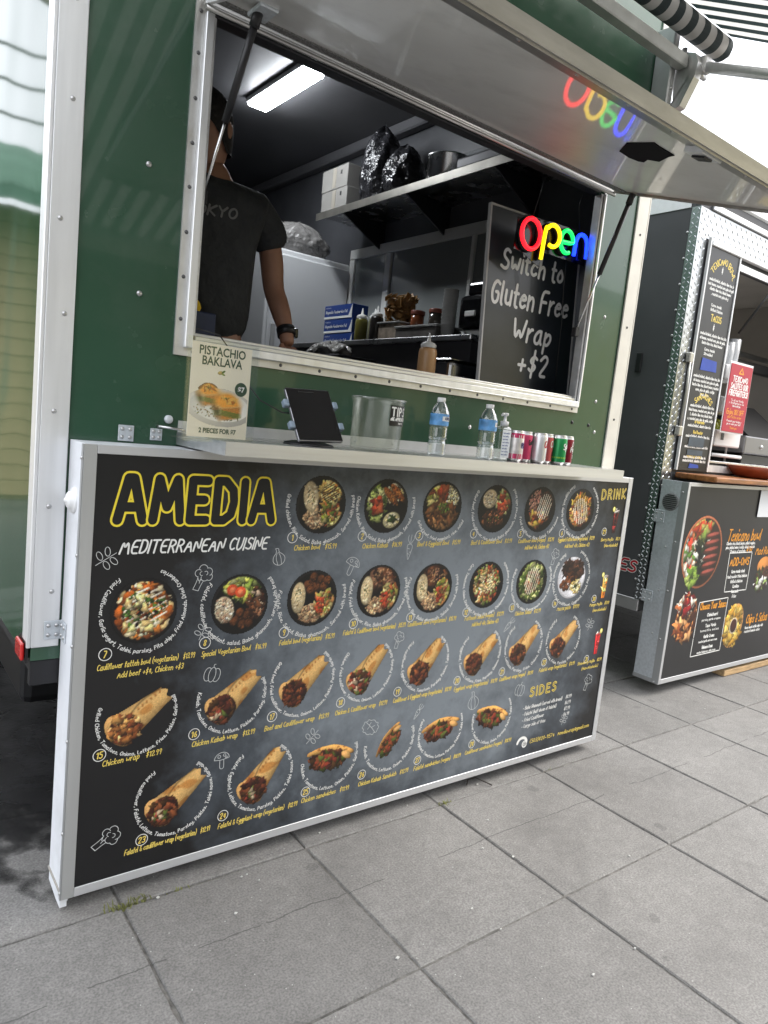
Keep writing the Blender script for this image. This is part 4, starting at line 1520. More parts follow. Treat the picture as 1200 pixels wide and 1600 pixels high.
def poly_mask(pts):
    m = np.ones_like(X)
    for i in range(len(pts)):
        a, b = pts[i], pts[(i+1) % len(pts)]
        d = (b[0]-a[0])*(Y-a[1])-(b[1]-a[1])*(X-a[0])
        m = m*np.clip(d*70+.5, 0, 1)
    return m


def slice_(cx, cy, k):
    """one square baklava: side faces in layers, browned top"""
    q = lambda u, v: (cx+u*k, cy+v*k)
    grain = p.g.randn(p.ny, p.nx)*.06
    for pts, dim in (([q(-.34, .02), q(-.31, -.2), q(-.14, -.34), q(-.15, -.09)], .62), ([q(-.14, -.34), q(.33, -.27), q(.34, -.02), q(-.15, -.09)], 1.0)):
        m = poly_mask(pts)
        v = (Y-cy)/k+.12*np.abs((X-cx)/k+.14)
        lay = np.clip((v+.34)/.3, 0, 1)
        base = np.where((lay > .34)[..., None] & (lay < .74)[..., None], np.array((.45, .45, .15)), np.array((.74, .48, .19)))
        base = base*(1+.2*np.sin(lay*60))[..., None]*(1+grain*2)[..., None]*dim
        m3 = m[..., None]
        p.c = p.c*(1-m3)+np.clip(base, 0, 1)*m3
        p.a = np.maximum(p.a, m)
    m = poly_mask([q(-.34, .02), q(-.15, -.09), q(.34, -.02), q(.31, .1), q(.22, .2), q(.0, .26), q(-.2, .22), q(-.3, .14)])
    t = np.clip(((Y-cy)/k+.09)/.35, 0, 1)
    top = np.array((.86, .56, .18))*(1.0+.16*np.sin(t*2.4+.6)-.1*((X-cx)/k/.34)**2)[..., None]*(1+grain)[..., None]
    p.c = p.c*(1-m[..., None])+np.clip(top, 0, 1)*m[..., None]
    p.a = np.maximum(p.a, m)
    p.many(q(0, .09)[0], q(0, .09)[1], .2*k, .08*k, 14, .03*k, [(.93, .7, .32), (.74, .43, .12)], 3, .1, .1, .05, clip=m)
    p.many(q(0, .12)[0], q(0, .12)[1], .05*k, .03*k, 9, .012*k, [(.5, .5, .2)])


slice_(-.19, .12, .62)
slice_(.13, -.04, .74)
p.a = np.where((np.abs(X) < .5) & (p.a > .35), p.a, 0)
p.mesh('baklava_picture', FL, pst, pw*.98, pw/2, .103, 1, True)
p = Paint(1, .6, 9, 40)
p.ell(-.1, 0, .3, .18, .2, (.75, .65, .35), .3, .2); p.ell(.2, .12, .22, .12, .6, (.3, .42, .12), .3, .2); p.ell(.2, -.12, .2, .1, -.3, (.5, .6, .2), .3, .2)
p.mesh('pistachio_picture', FL, pst, .03, pw/2, .176, 1, True)
PG = mat('poster_green', (.03, .07, .035), .5)
for tx, sz, z in (('PISTACHIO', .0315, .219), ('BAKLAVA', .0315, .193), ('2 PIECES FOR $7', .0175, .018)):
    text_mesh_local('poster_lettering', tx, sz, PG, pst, Matrix.Translation((pw/2, -.0012, z)) @ FRONT.to_4x4() @ Matrix.Diagonal((.86, 1, 1, 1)), 'CENTER', .0006)
ring = [(.147+.0185*math.cos(t*math.pi/14), .139+.0185*math.sin(t*math.pi/14)) for t in range(28)]
MB().add([FL(x, z, 8) for x, z in ring], [tuple(range(28))]).build('price_badge', PG, pst, True)
text_mesh_local('price_lettering', '$7', .019, INK_W, pst, Matrix.Translation((.147, -.0018, .1325)) @ FRONT.to_4x4(), 'CENTER', .0006)

# tablet on a tilted stand
tb = thing('tablet', 'black tablet with grey corner clips on tilted stand on shelf', 'tablet', (.645, -.09, SZ))
TM = Matrix.Translation((0, -.02, .012)) @ Matrix.Rotation(R(-2.5), 4, 'Y') @ Matrix.Rotation(R(-34), 4, 'X')
scr = MB().box(-.079, .079, -.009, 0, .0, .185, .008, 3, M=TM).build('body', mat('tablet_rim', (.35, .35, .37), .3, .8), tb, True)
MB().box(-.076, .076, -.0105, -.0092, .004, .181, 0, M=TM).build('screen', mat('screen_black', (.006, .006, .007), .12), scr, True)
MB().box(-.035, .02, -.0112, -.0106, .170, .1735, M=TM).build('camera_bar', mat('bar_dark', (.03, .03, .03), .3), scr, True)
CLIP = mat('clip_blue_grey', (.25, .32, .4), .4)
for sx in (-1, 1):
    for z in (.055, .13):
        MB().box(sx*.086-.009, sx*.086+.009, -.014, .006, z-.012, z+.012, .003, M=TM).build('clip', CLIP, tb, True)
MB().box(-.02, .02, .004, .02, .02, .13, .004, M=TM).build('stand_arm', BLACK, tb, True)
MB().lathe([(0, .014), (.05, .012), (.075, .006), (.078, 0), (0, 0)], 28, (-.01, .03, .0)).build('stand_base', BLACK, tb, True)
cb = MB().tube([(.335, .14, 1.64), (.40, .12, 1.63), (.435, .105, 1.585), (.455, .07, 1.52), (.50, .02, 1.45), (.55, -.03, 1.42), (.568, -.045, 1.42)], .0022, 6).build('cable', BLACK)
tag(cb, 'thin black cable from the window sill down to the tablet', 'cable')

# tip jar
tj = thing('tip_jar', 'clear plastic tip jar with a black label beside the tablet', 'jar', (.855, -.1, SZ))
MB().lathe([(.0, .004), (.076, .004), (.079, .01), (.083, .155), (.088, .158), (.088, .166), (.084, .168), (.081, .165), (.0765, .012), (.0, .008)], 48).build('jar_body', thin('jar_plastic', (.94, .95, .92), .25, .3, .05), tj, True)


def cyl_to3(r, a_c, z0):
    def f(x, z, lay=0):
        a = a_c+x/r
        q = r+.0006+lay*.00006
        return (q*math.cos(a), q*math.sin(a), z0+z)
    return f


def wrap_label(r, a_c, w, z0, h, name, m, parent, n=10, rad=0):
    f = cyl_to3(r, a_c, z0)
    vs, fs = [], []
    for i in range(n+1):
        x = -w/2+w*i/n
        vs += [f(x, 0), f(x, h)]
    fs = [(2*i, 2*i+2, 2*i+3, 2*i+1) for i in range(n)]
    return MB().add(vs, fs, True).build(name, m, parent, True)


JF = R(-72)
lb = wrap_label(.0828, JF, .078, .085, .062, 'label', mat('label_black', (.008, .008, .008), .4), tj)
f = cyl_to3(.0828, JF, .085)
m = MB()
write(m, 'TIPS', .025, .0052, lambda x, z, l=0: f(x, z, 8+l), -.033, .031, 0, .062, .0, None, 3.0, 1)
write(m, 'ARE APPRECIATED', .0095, .0022, lambda x, z, l=0: f(x, z, 8+l), -.036, .0165, 0, .07, 0, None, 1.6, 1)
write(m, 'THANK YOU', .005, .001, lambda x, z, l=0: f(x, z, 8+l), -.004, .006, 0, .024, 0, None, 1.6, 1)
m.build('label_lettering', INK_W, lb, True)

# water bottles
WAT = thin('bottle_pet', (.9, .94, .96), .06, .8, .12)
prof = [(0, .0), (.024, 0), (.03, .004)]
for k in range(9):
    z = .008+.0105*k
    prof += [(.0315-.003*(k == 4), z), (.0292-.003*(k == 4), z+.005)]
prof += [(.0318, .102), (.0318, .142), (.030, .148), (.024, .163), (.0145, .178), (.0125, .181), (.0125, .192), (0, .192)]


def bottle(lbl, x, y, rz):
    t = thing('water_bottle', lbl, 'bottle', (x, y, SZ), rz, 'water bottles on the serving shelf')
    MB().lathe(prof, 28).build('bottle_body', WAT, t, True)
    MB().lathe([(.0135, .181), (.0142, .182), (.0142, .1935), (.013, .195), (0, .195)], 20).build('cap', mat('cap_white', (.75, .76, .76), .4), t, True)
    l = MB().lathe([(.0322, .103), (.0322, .141)], 28).build('label', mat('label_blue', (.12, .32, .62), .4, var=(30, .5)), t, True)
    g = cyl_to3(.0324, R(-60), .118)
    MB().add([g(-.03+.06*(i//2)/6, .015*(i % 2)) for i in range(14)], [(2*i, 2*i+2, 2*i+3, 2*i+1) for i in range(6)], True).build('label_band', INK_W, l, True)
    m = MB()
    write(m, 'KIRKLAND', .0085, .0018, lambda x_, z, q=0: g(x_, z, 3+q), -.02, .004, 0, .042, .1, None, 1.6, 1)
    m.build('label_lettering', mat('label_navy', (.02, .03, .15), .4), l, True)
    g2 = cyl_to3(.0323, R(-60), .134)
    MB().add([g2(.002+.024*(i//2)/4, .006*(i % 2)) for i in range(10)], [(2*i, 2*i+2, 2*i+3, 2*i+1) for i in range(4)], True).build('label_stripe', mat('label_red', (.35, .02, .03), .4), l, True)
    return t


bottle('small water bottle standing alone between tip jar and the other bottle', 1.099, -.12, 0)
bottle('small water bottle right beside the hand sanitizer pump', 1.325, -.125, .5)
hs = thing('sanitizer_bottle', 'clear hand sanitizer pump bottle with white pump beside the cans', 'bottle', (1.413, -.12, SZ))
MB().box(-.027, .027, -.017, .017, 0, .125, .011, 3).build('bottle_body', thin('gel_clear', (.86, .91, .91), .06, .6, .12), hs, True)
MB().box(-.022, .022, -.0182, -.0174, .012, .112).build('label', mat('label_pale', (.72, .76, .8), .5, var=(60, .12)), hs, True)
m = MB()
for k in range(8):
    write(m, 'hand sanitizer'[:14-k % 3], .005, .0009, lambda x, z, l=0: (x, -.0184-l*.00004, z), -.018, .098-.011*k, 0, .034-.004*(k % 3), 0, None, 1.6, 1)
m.build('label_lettering', mat('label_navy2', (.05, .1, .3), .5), hs, True)
pm = MB().lathe([(.0, .126), (.015, .1255), (.0155, .142), (.006, .144), (.005, .162), (.011, .163), (.012, .172), (0, .174)], 18).build('pump', mat('pump_white', (.75, .76, .77), .35), hs, True)
MB().tube([(0, 0, .168), (-.02, -.008, .168), (-.03, -.012, .163)], .0042, 8).build('spout', mat('pump_white'), pm, True)

# soda cans
canp = [(0, .004), (.02, .002), (.0235, .0), (.026, .006), (.0296, .014), (.0296, .098), (.0285, .106), (.0262, .1125), (.0268, .1145), (.0255, .1155), (.0245, .112), (0, .1105)]
TOPM = mat('can_top', (.6, .6, .6), .3, .9)
canbody = [q for q in canp if .0061 < q[1] < .1065 and q[0] > .02]


def can(lbl, x, y, rz, col, texts, extra=None):
    t = thing('soda_can', lbl, 'can', (x, y, SZ), rz, 'soda cans lined up on the shelf')
    MB().lathe(canp, 28).build('can_shell', TOPM, t, True)
    b = MB().lathe([(.0297, .012), (.0299, .014), (.0299, .098), (.0285, .105)], 28).build('printed_wrap', col, t, True)
    MB().box(-.006, .006, -.004, .012, .1125, .1137, .0005).build('pull_tab', TOPM, t, True)
    for (tx, ink, size, x0, z0, fit, sl, w, ang) in texts:
        g = cyl_to3(.0301, R(-55), 0)
        m = MB()
        write(m, tx, size, w, lambda a_, z_, l=0: g(a_, z_, 2+l), x0, z0, ang, fit, sl, None, 1.4, 2)
        m.build('can_lettering', ink, b, True)
    if extra:
        extra(b)
    return t


def band(c, z0, z1, a0=0, a1=2*math.pi):
    return lambda b: MB().lathe([(.0301, z0), (.0301, z1)], 20, a0=a0, a1=a1).build('colour_band', c, b, True)


RED = mat('can_red', (.5, .012, .03), .28, .3)
PINK = mat('can_pink', (.62, .06, .16), .28, .3)
SILV = mat('can_silver', (.72, .72, .73), .28, .5)
GRN = mat('can_green', (.02, .3, .09), .28, .3)
MAR = mat('can_maroon', (.23, .012, .03), .28, .3)
PUR = mat('ink_navy', (.03, .02, .12), .4)


def pola_extra(b):
    band(PINK, .012, .030)(b)
    band(PINK, .088, .105)(b)
    MB().lathe([(.0303, .05), (.0303, .074)], 10, a0=R(-85), a1=R(-25)).build('logo_plate', mat('plate_lilac', (.5, .45, .6), .4), b, True)


can('raspberry red and silver sparkling water can next to sanitizer', 1.479, -.125, 0, mat('can_pale', (.7, .66, .64), .3, .4, var=(40, .2)),
    [('POLAR', PUR, .017, -.019, .053, .037, 0, .0036, 0)], pola_extra)
can('plain red cola can, second in the row of cans', 1.547, -.105, 0, PINK, [('Coca Cola', INK_K, .02, -.024, .064, .05, .4, .0034, .3)])
can('silver diet cola can with red script, third in the row', 1.606, -.128, 0, SILV, [('Coke', mat('ink_red', (.5, .01, .02), .4), .024, -.022, .06, .044, .4, .0045, .25)])


def rose_extra(b):
    MB().lathe([(.0303, .018), (.0303, .05)], 8, a0=R(-75), a1=R(-35)).build('bottle_picture', mat('cherry_dark', (.08, .01, .015), .4), b, True)


can('dusky red cherry cola can with dark picture, between silver and green cans', 1.665, -.107, 0, mat('can_rose', (.5, .1, .11), .3, .4), [('Coca', SILV, .024, -.022, .064, .044, .4, .004, .2)], rose_extra)
can('green lemon-lime soda can', 1.725, -.125, 0, GRN, [('Sprite', INK_W, .022, -.024, .06, .048, .2, .0046, .25)], band(mat('lime', (.25, .5, .05), .3), .026, .032))
can('dark maroon soda can at right end of the row', 1.786, -.108, 0, MAR, [('Dr', SILV, .016, -.016, .076, .02, .2, .003, 0), ('Pepper', INK_W, .018, -.022, .054, .044, .2, .0034, .1), ('23', INK_W, .012, -.008, .03, .014, 0, .0024, 0)])

# ------------------------------------------------------------------ inside the green trailer
led = thing('ceiling_light', 'lit white LED batten on the dark trailer ceiling', 'ceiling light', (1.545, 2.08, 3.325))
MB().box(1.475, 1.615, 1.73, 2.43, 3.291, 3.320).build('housing', mat('led_housing', (.5, .5, .5), .5), led)
MB().box(1.483, 1.607, 1.74, 2.42, 3.272, 3.2895, .004, 2).build('diffuser', mat('led_lit', (.9, .9, .9), .5, emit=((.92, .96, 1.0), 34)), led)

STC = mat('worktop_steel', (.42, .42, .42), .3, .9, var=(14, .1), rvar=.1)
ct = thing('worktop', 'steel worktop along the right wall of the trailer', 'counter', (2.1, 1.5, .84))
MB().box(1.82, 2.382, .55, 2.34, 1.845, 1.872, .004).build('top', STC, ct)
MB().box(1.84, 2.38, .56, 2.33, .841, 1.8445).build('cabinet', mat('cabinet_dark', (.06, .06, .065), .4, .5), ct)
cf = thing('serving_counter', 'narrow inner counter behind the window sill', 'counter', (1.2, .4, .84))
MB().box(.0, 1.80, .215, .60, 1.56, 1.585, .004).build('top', STC, cf)
MB().box(.02, 1.79, .23, .58, .841, 1.5595).build('cabinet', mat('cabinet_dark'), cf)

# window in the right wall
WX = TX1-.0865
iw = thing('inner_window', 'sliding window with white frame in the right trailer wall', 'window', (WX, 1.7, 1.9))
WFR = mat('inner_frame_white', (.6, .6, .58), .5)
c = MB()
c.box(WX-.03, WX-.0005, .95, 2.45, 2.535, 2.60, .003)
c.box(WX-.03, WX-.0005, .95, 2.45, 1.90, 1.96, .003)
c.box(WX-.03, WX-.0005, 2.39, 2.45, 1.961, 2.534, .003)
c.box(WX-.03, WX-.0005, .95, 1.0, 1.961, 2.534, .003)
c.build('frame', WFR, iw)
MB().box(WX-.027, WX-.002, 1.97, 2.03, 1.961, 2.534, .003).build('mullion', WFR, iw)
MB().box(WX-.027, WX-.002, 1.18, 1.21, 1.961, 2.534, .003).build('mullion', WFR, iw)
PANE = mat('dim_pane', (.22, .235, .235), .12, 0)
for a, b in ((1.0005, 1.1795), (1.2105, 1.9695), (2.0305, 2.3895)):
    MB().box(WX-.012, WX-.006, a, b, 1.961, 2.534).build('pane', PANE, iw)

# metal wall shelf and what lies on it
ws = thing('wall_shelf', 'long steel wall shelf high on the right trailer wall', 'shelf', (2.2, 1.45, 2.72))
MB().box(2.0, WX, .52, 2.36, 2.735, 2.738).build('shelf_plate', STEEL, ws)
MB().box(1.995, 1.9995, .52, 2.36, 2.70, 2.745, .001).build('front_lip', mat('lip_steel', (.5, .48, .43), .3, .9, var=(9, .2)), ws)
for y in (.75, 1.45, 2.1):
    MB().prism([(2.02, 2.734), (WX, 2.734), (WX, 2.55)], lambda x, z, y=y: (x, y, z), lambda x, z, y=y: (x, y+.012, z)).build('shelf_bracket', DARKM, ws)
CARD = mat('grey_card', (.15, .145, .135), .8, var=(7, .12))
for lb, z0, z1, y0 in (('closed carton at far end of wall shelf, lower of the two', 2.7385, 2.87, 2.03), ('closed carton stacked on another at far end of wall shelf', 2.8705, 3.01, 2.04)):
    bx = thing('carton', lb, 'carton', (2.14, y0+.14, z0), 0, 'cartons on the wall shelf')
    MB().box(2.01, 2.28, y0, y0+.30, z0, z1, .003).build('carton_body', CARD, bx)
    MB().box(2.0085, 2.0098, y0+.13, y0+.17, z0+.01, z1-.005).build('tape', mat('tape_tan', (.2, .185, .155), .4), bx)
    MB().box(2.0082, 2.0097, y0+.065, y0+.08, z0+.085, z0+.108).build('hand_hole', BLACK, bx)
BAG = mat('black_film', (.022, .022, .025), .16, 0, bump=(14, 1.0, .05), var=(6, .4))


def bag(name, lb, cx, cy, z0, rx, ry, h, seed, m, grp=None, knot=True):
    r = random.Random(seed)
    nz, na = 26, 40
    vs, fs = [], []
    ph = [r.uniform(0, 6.28) for _ in range(8)]
    for j in range(nz+1):
        t = j/nz
        pr = (math.sin(math.pi*min(1, .12+t*.95))**.45)*(1-.18*t)
        if knot and t > .78:
            pr *= .5+.5*math.cos((t-.78)/.22*math.pi*.9)
        for i in range(na):
            a = 2*math.pi*i/na
            w = 1+.07*math.sin(3*a+ph[0]+4*t)+.05*math.sin(7*a+ph[1]-9*t)+.035*math.sin(13*a+ph[2]+15*t)+r.uniform(-.03, .03)
            vs.append((cx+rx*pr*w*math.cos(a), cy+ry*pr*w*math.sin(a), z0+h*t+.01*math.sin(5*a+ph[3])*(0 < j < nz)*(t > .1)))
    for j in range(nz):
        for i in range(na):
            fs.append((j*na+i, j*na+(i+1) % na, (j+1)*na+(i+1) % na, (j+1)*na+i))
    fs.append(tuple(range(na-1, -1, -1)))
    fs.append(tuple(nz*na+i for i in range(na)))
    o = MB().add(vs, fs, True).build(name, m)
    return tag(o, lb, 'bag', grp)


bag('black_bag', 'tall black film bag on the wall shelf beside the cartons', 2.12, 1.84, 2.739, .13, .155, .5, 3, BAG, 'black bags on the wall shelf')
bag('black_bag', 'shorter black film bag on the wall shelf beside the steel pots', 2.10, 1.57, 2.739, .12, .14, .30, 5, BAG, 'black bags on the wall shelf', False)
pot = thing('steel_pot', 'round steel pot on the near half of the wall shelf', 'pot', (2.12, 1.2, 2.739))
MB().lathe([(0, 0), (.1, 0), (.115, .01), (.115, .13), (.122, .135), (.118, .137), (.11, .13), (.11, .012), (0, .008)], 28).build('pot_body', STEEL, pot, True)
for s in (-1, 1):
    MB().tube([(-.03, s*.116, .1), (-.03, s*.15, .1), (.03, s*.15, .1), (.03, s*.116, .1)], .004, 6).build('pot_handle', STEEL, pot, True)
tr = thing('lidded_tray', 'long lidded tray at near end of the wall shelf', 'tray', (2.12, .8, 2.739))
MB().box(-.12, .1, -.2, .2, 0, .06, .012, 2).build('tray_body', mat('tray_grey', (.25, .25, .26), .25, .5), tr, True)
MB().box(-.125, .105, -.205, .205, .0605, .075, .006, 2).build('tray_lid', CLEAR, tr, True)

# white fridge at the back with a bag on top
fr = thing('white_fridge', 'white upright fridge behind the person', 'fridge', (2.05, 2.8, .841))
FW = mat('fridge_white', (.56, .57, .58), .35, var=(2, .04))
MB().box(1.72, 2.36, 2.45, 3.1, .841, 2.50, .012, 2).build('cabinet_body', FW, fr)
MB().box(1.735, 2.345, 2.425, 2.4495, .90, 2.46, .01, 2).build('door', FW, fr)
MB().box(1.76, 1.785, 2.395, 2.4245, 1.5, 2.0, .006, 2).build('handle', mat('fridge_handle', (.4, .4, .4), .3), fr)
bag('grey_bag', 'crumpled grey plastic bag lying on top of the white fridge', 2.02, 2.62, 2.501, .26, .14, .24, 9, mat('grey_film', (.16, .155, .15), .22, 0, bump=(12, 1.0, .05)), None, False)

# foil boxes: three stacked
for k in range(3):
    z0 = 1.873+.091*k
    bx = thing('foil_box', ('lowest', 'middle', 'topmost')[k]+' blue and white foil box in the stack of three', 'carton', (2.1, 2.02, z0), 0, 'foil boxes on the worktop')
    bl = MB().box(2.04, 2.16, 1.86+.012*k, 2.2+.006*k, z0, z0+.088, .002).build('box_body', mat('foil_blue', (.012, .045, .22), .35), bx)
    MB().box(2.0375, 2.0398, 1.862+.012*k, 2.198+.006*k, z0+.002, z0+.016).build('white_band', INK_W, bx)
    MB().prism([(1.864+.012*k, z0+.016), (1.90+.012*k, z0+.016), (1.88+.012*k, z0+.05), (1.864+.012*k, z0+.086)], lambda y, z: (2.0376, y, z), lambda y, z: (2.0397, y, z)).build('white_corner', INK_W, bx)
    m = MB()
    T3 = lambda u, v, l=0, z0=z0, k=k: (2.0374-l*.00004, 2.19+.006*k-u, z0+v)
    write(m, 'Aluminum', .008, .0012, T3, .01, .068, 0, .06, 0, None)
    write(m, 'Reynolds Foodservice Foil', .017, .003, T3, .012, .036, 0, .25, .2, None)
    m.build('box_lettering', INK_W, bx)


def squeeze(lb, x, y, z, col, k=1.0, grp='squeeze bottles in the trailer', tip=(.6, .6, .58)):
    t = thing('squeeze_bottle', lb, 'bottle', (x, y, z), 0, grp)
    MB().lathe([(0, 0), (.036*k, 0), (.04*k, .006*k), (.04*k, .15*k), (.037*k, .165*k), (.03*k, .172*k), (0, .172*k)], 22).build('bottle_body', col, t, True)
    MB().lathe([(.033*k, .172*k), (.034*k, .185*k), (.026*k, .193*k), (.009*k, .2*k), (.003*k, .235*k), (0, .235*k)], 18).build('nozzle_cap', mat('nozzle_%.2f' % tip[0], tip, .4), t, True)
    return t


OLIVE = mat('olive_sauce', (.14, .13, .03), .25, var=(5, .2))
DKS = mat('dark_sauce', (.025, .022, .02), .2)
TAN = mat('tan_sauce', (.5, .29, .14), .35)
squeeze('olive green squeeze bottle next to the foil boxes', 2.06, 1.80, 1.873, OLIVE)
squeeze('pale olive squeeze bottle, second from the foil boxes', 2.10, 1.72, 1.873, mat('pale_sauce', (.2, .2, .13), .3))
squeeze('near black squeeze bottle, third from the foil boxes', 2.06, 1.64, 1.873, DKS, 1.02)
squeeze('tall tan sauce bottle right behind the sill', 1.475, .43, 1.586, TAN, .98)
squeeze('orange sauce bottle behind the steel pan', 1.73, .72, 1.60, mat('orange_sauce', (.42, .12, .03), .3), .9)
# food boxes
tub = thing('snack_tub', 'clear tub of toasted pita chips with more heaped above', 'tub', (2.1, 1.45, 1.873))
MB().box(-.09, .1, -.1, .1, 0, .12, .008, 2).build('tub_body', mat('dim_clear', (.3, .25, .2), .2, var=(18, .5)), tub, True)
MB().box(-.1, .11, -.11, .11, .1205, .13, .004).build('lid', mat('lid_grey', (.3, .3, .29), .3), tub, True)
bg_ = thing('chip_bag', 'clear bag of golden brown chips standing on the tub', 'bag', (2.1, 1.46, 2.004))
m = MB()
r = random.Random(21)
for k in range(120):
    a, q, z = r.uniform(0, 6.28), math.sqrt(r.random())*.085, r.uniform(.005, .15)
    x, y, s = q*math.cos(a), q*math.sin(a), r.uniform(.015, .03)
    M_ = Matrix.Translation((x, y, z)) @ Matrix.Rotation(r.uniform(0, 6), 4, (r.random(), r.random(), r.random()+.01))
    m.box(-s, s, -s*.8, s*.8, -.002, .002, M=M_)
m.build('chips', mat('toasted_chip', (.3, .17, .06), .6, var=(25, .4)), bg_, True)
bx = thing('lidded_box', 'long clear lidded food box at the back of the worktop', 'box', (2.08, 1.2, 1.873))
MB().box(-.08, .1, -.19, .17, 0, .085, .008, 2).build('box_body', mat('dim_clear2', (.16, .15, .14), .15, var=(9, .4)), bx, True)
MB().box(-.088, .108, -.198, .178, .0855, .097, .004).build('lid', mat('lid_grey'), bx, True)
for lb, y, cl_ in (('small jar with brown lid on the lidded food box, left', 1.28, (.22, .07, .03)), ('small jar with brown lid on the lidded food box, right', 1.12, (.06, .05, .04))):
    j = thing('spice_jar', lb, 'jar', (2.08, y, 1.971), 0, 'spice jars')
    MB().lathe([(0, 0), (.035, 0), (.038, .005), (.038, .07), (0, .07)], 20).build('jar_body', mat('jar_%s' % y, cl_, .15), j, True)
    MB().lathe([(.041, .0705), (.041, .09), (.038, .093), (0, .093)], 20).build('lid', mat('lid_rust', (.2, .05, .03), .4), j, True)
cu = thing('cup_stack', 'tall stack of white paper cups before the dispenser', 'cups', (2.05, .98, 1.873))
for k in range(11):
    MB().lathe([(.0, .0), (.028, .0), (.039, .095), (.041, .097), (.038, .098)], 20, (0, 0, .018*k)).build('paper_cup', mat('paper_white', (.5, .5, .49), .6), cu, True)
ds = thing('paper_dispenser', 'black towel dispenser on the right wall of the trailer', 'dispenser', (2.3, .95, 1.96))
MB().box(2.17, WX-.0005, .84, 1.05, 1.96, 2.15, .03, 3).build('dispenser_body', mat('gloss_black', (.008, .008, .009), .15), ds)
MB().box(2.2, WX-.0005, .87, 1.02, 2.1505, 2.22, .015, 2).build('dispenser_top', mat('gloss_black'), ds)
MB().box(2.155, 2.1695, .9, .98, 2.03, 2.06, .004).build('paper_tongue', INK_W, ds)
# tray with film bag, near the fridge
ty = thing('black_tray', 'black tray with crumpled film on it left of the sauce bottles', 'tray', (1.72, 1.55, 1.74))
MB().box(-.16, .09, -.3, .26, 0, .014, .005).build('tray_plate', BLACK, ty, True)
MB().box(-.1, .05, -.2, .2, -.9, -.0005).build('tray_stand', mat('cabinet_dark'), ty, True)
bag('film_bag', 'crumpled clear film bag lying on the black tray', 1.68, 1.53, 1.755, .09, .2, .085, 31, mat('clear_film', (.3, .29, .27), .12, 0, bump=(20, 1.0, .04), var=(12, .6)), None, False)
pn = thing('steel_pan', 'deep steel pan standing behind the sill by the tan bottle', 'pan', (1.665, .475, 1.586))
c = MB()
c.box(-.1, .1, -.095, .095, 0, .13, .02, 3)
c.build('pan_body', mat('pan_steel', (.3, .3, .3), .22, 1.0, rvar=.06), pn, True)
MB().box(-.112, .112, -.107, .107, .1305, .137, .003).build('pan_rim', STEEL, pn, True)
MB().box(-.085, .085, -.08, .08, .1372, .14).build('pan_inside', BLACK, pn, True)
ub = thing('blue_crate', 'dark blue box with a yellow cloth by the left window frame', 'box', (.40, .34, 1.586))
MB().box(.345, .455, .28, .44, 1.586, 1.71, .004).build('box_body', mat('navy_box', (.02, .03, .07), .5), ub)
yc = MB()
for k, (x, z, rr) in enumerate(((.37, 1.735, .03), (.395, 1.725, .026), (.36, 1.765, .022))):
    yc.lathe([(0, -rr), (rr*.7, -rr*.7), (rr, 0), (rr*.8, rr*.6), (rr*.3, rr*1.2), (0, rr*1.3)], 14, (x, .33, z))
tag(yc.build('yellow_cloth', mat('cloth_yellow', (.6, .4, .01), .8, bump=(30, .6, .01))), 'crumpled yellow cloth on the dark blue box', 'cloth')

# chalkboard-style sign standing in the right of the window
BM = Matrix.Translation((1.962, .30, 1.60)) @ Matrix.Rotation(R(-1.5), 4, 'Y') @ Matrix.Rotation(R(-2), 4, 'X')
bd = thing('gluten_free_board', 'black board offering a gluten free wrap, standing in the window', 'sign', (1.962, .30, 1.60))
bd.matrix_world = BM
MB().box(-.292, .292, 0, .012, .0, .775, .002).build('board', mat('slate_board', (.024, .029, .037), .3, 0, var=(4, .35), bump=(5, .12, .02), coat=.15), bd, True)
c = MB()
c.box(-.3, -.2925, -.003, .014, 0, .783)
c.box(.2925, .3, -.003, .014, 0, .783)
c.box(-.2924, .2924, -.003, .014, .7755, .783)
c.build('board_edge', mat('edge_pale', (.5, .5, .5), .5), bd, True)
T = lambda x, z, l=0: (x, -.001-l*.00008, z)
m = MB()
rg = random.Random(3)
for tx, x, z, sz, fit in (('Switch to', -.215, .535, .085, .40), ('Gluten Free', -.262, .385, .095, .50), ('Wrap', -.115, .245, .09, .25), ('+$2', -.065, .105, .095, .185)):
    write(m, tx, sz, .0145, T, x, z, 0, fit, .16, rg, 1.9)
m.build('board_lettering', mat('chalk_pen', (.92, .92, .92), .6), bd, True)

# neon OPEN sign hanging in front of the board
nb = thing('neon_sign', 'glowing open sign in red, yellow, green and blue tubes', 'sign', (1.92, .2, 2.2))
def neon(name, pts, col, st):
    pts = chaikin(pts, 2)
    q = [(x, .2, z) for x, z in pts]
    t = MB().tube(q, .0085, 10).build(name, mat('neon_'+name, col, .3, emit=(col, st)), nb)
    MB().tube([(x, .212, z) for x, z in pts], .011, 8).build('tube_backing', BLACK, t)


def oval(cx, cz, rx, rz, a0, a1, n=14, tl=0.0):
    return [(cx+rx*math.cos(R(a0+(a1-a0)*k/n))+tl*rz*math.sin(R(a0+(a1-a0)*k/n)), cz+rz*math.sin(R(a0+(a1-a0)*k/n))) for k in range(n+1)]


_on = neon


def neon(name, pts, col, st):
    _on(name, [(-.503+(x+.503)*.984, 1.418+(z-1.418)*.984) for x, z in pts], col, st)


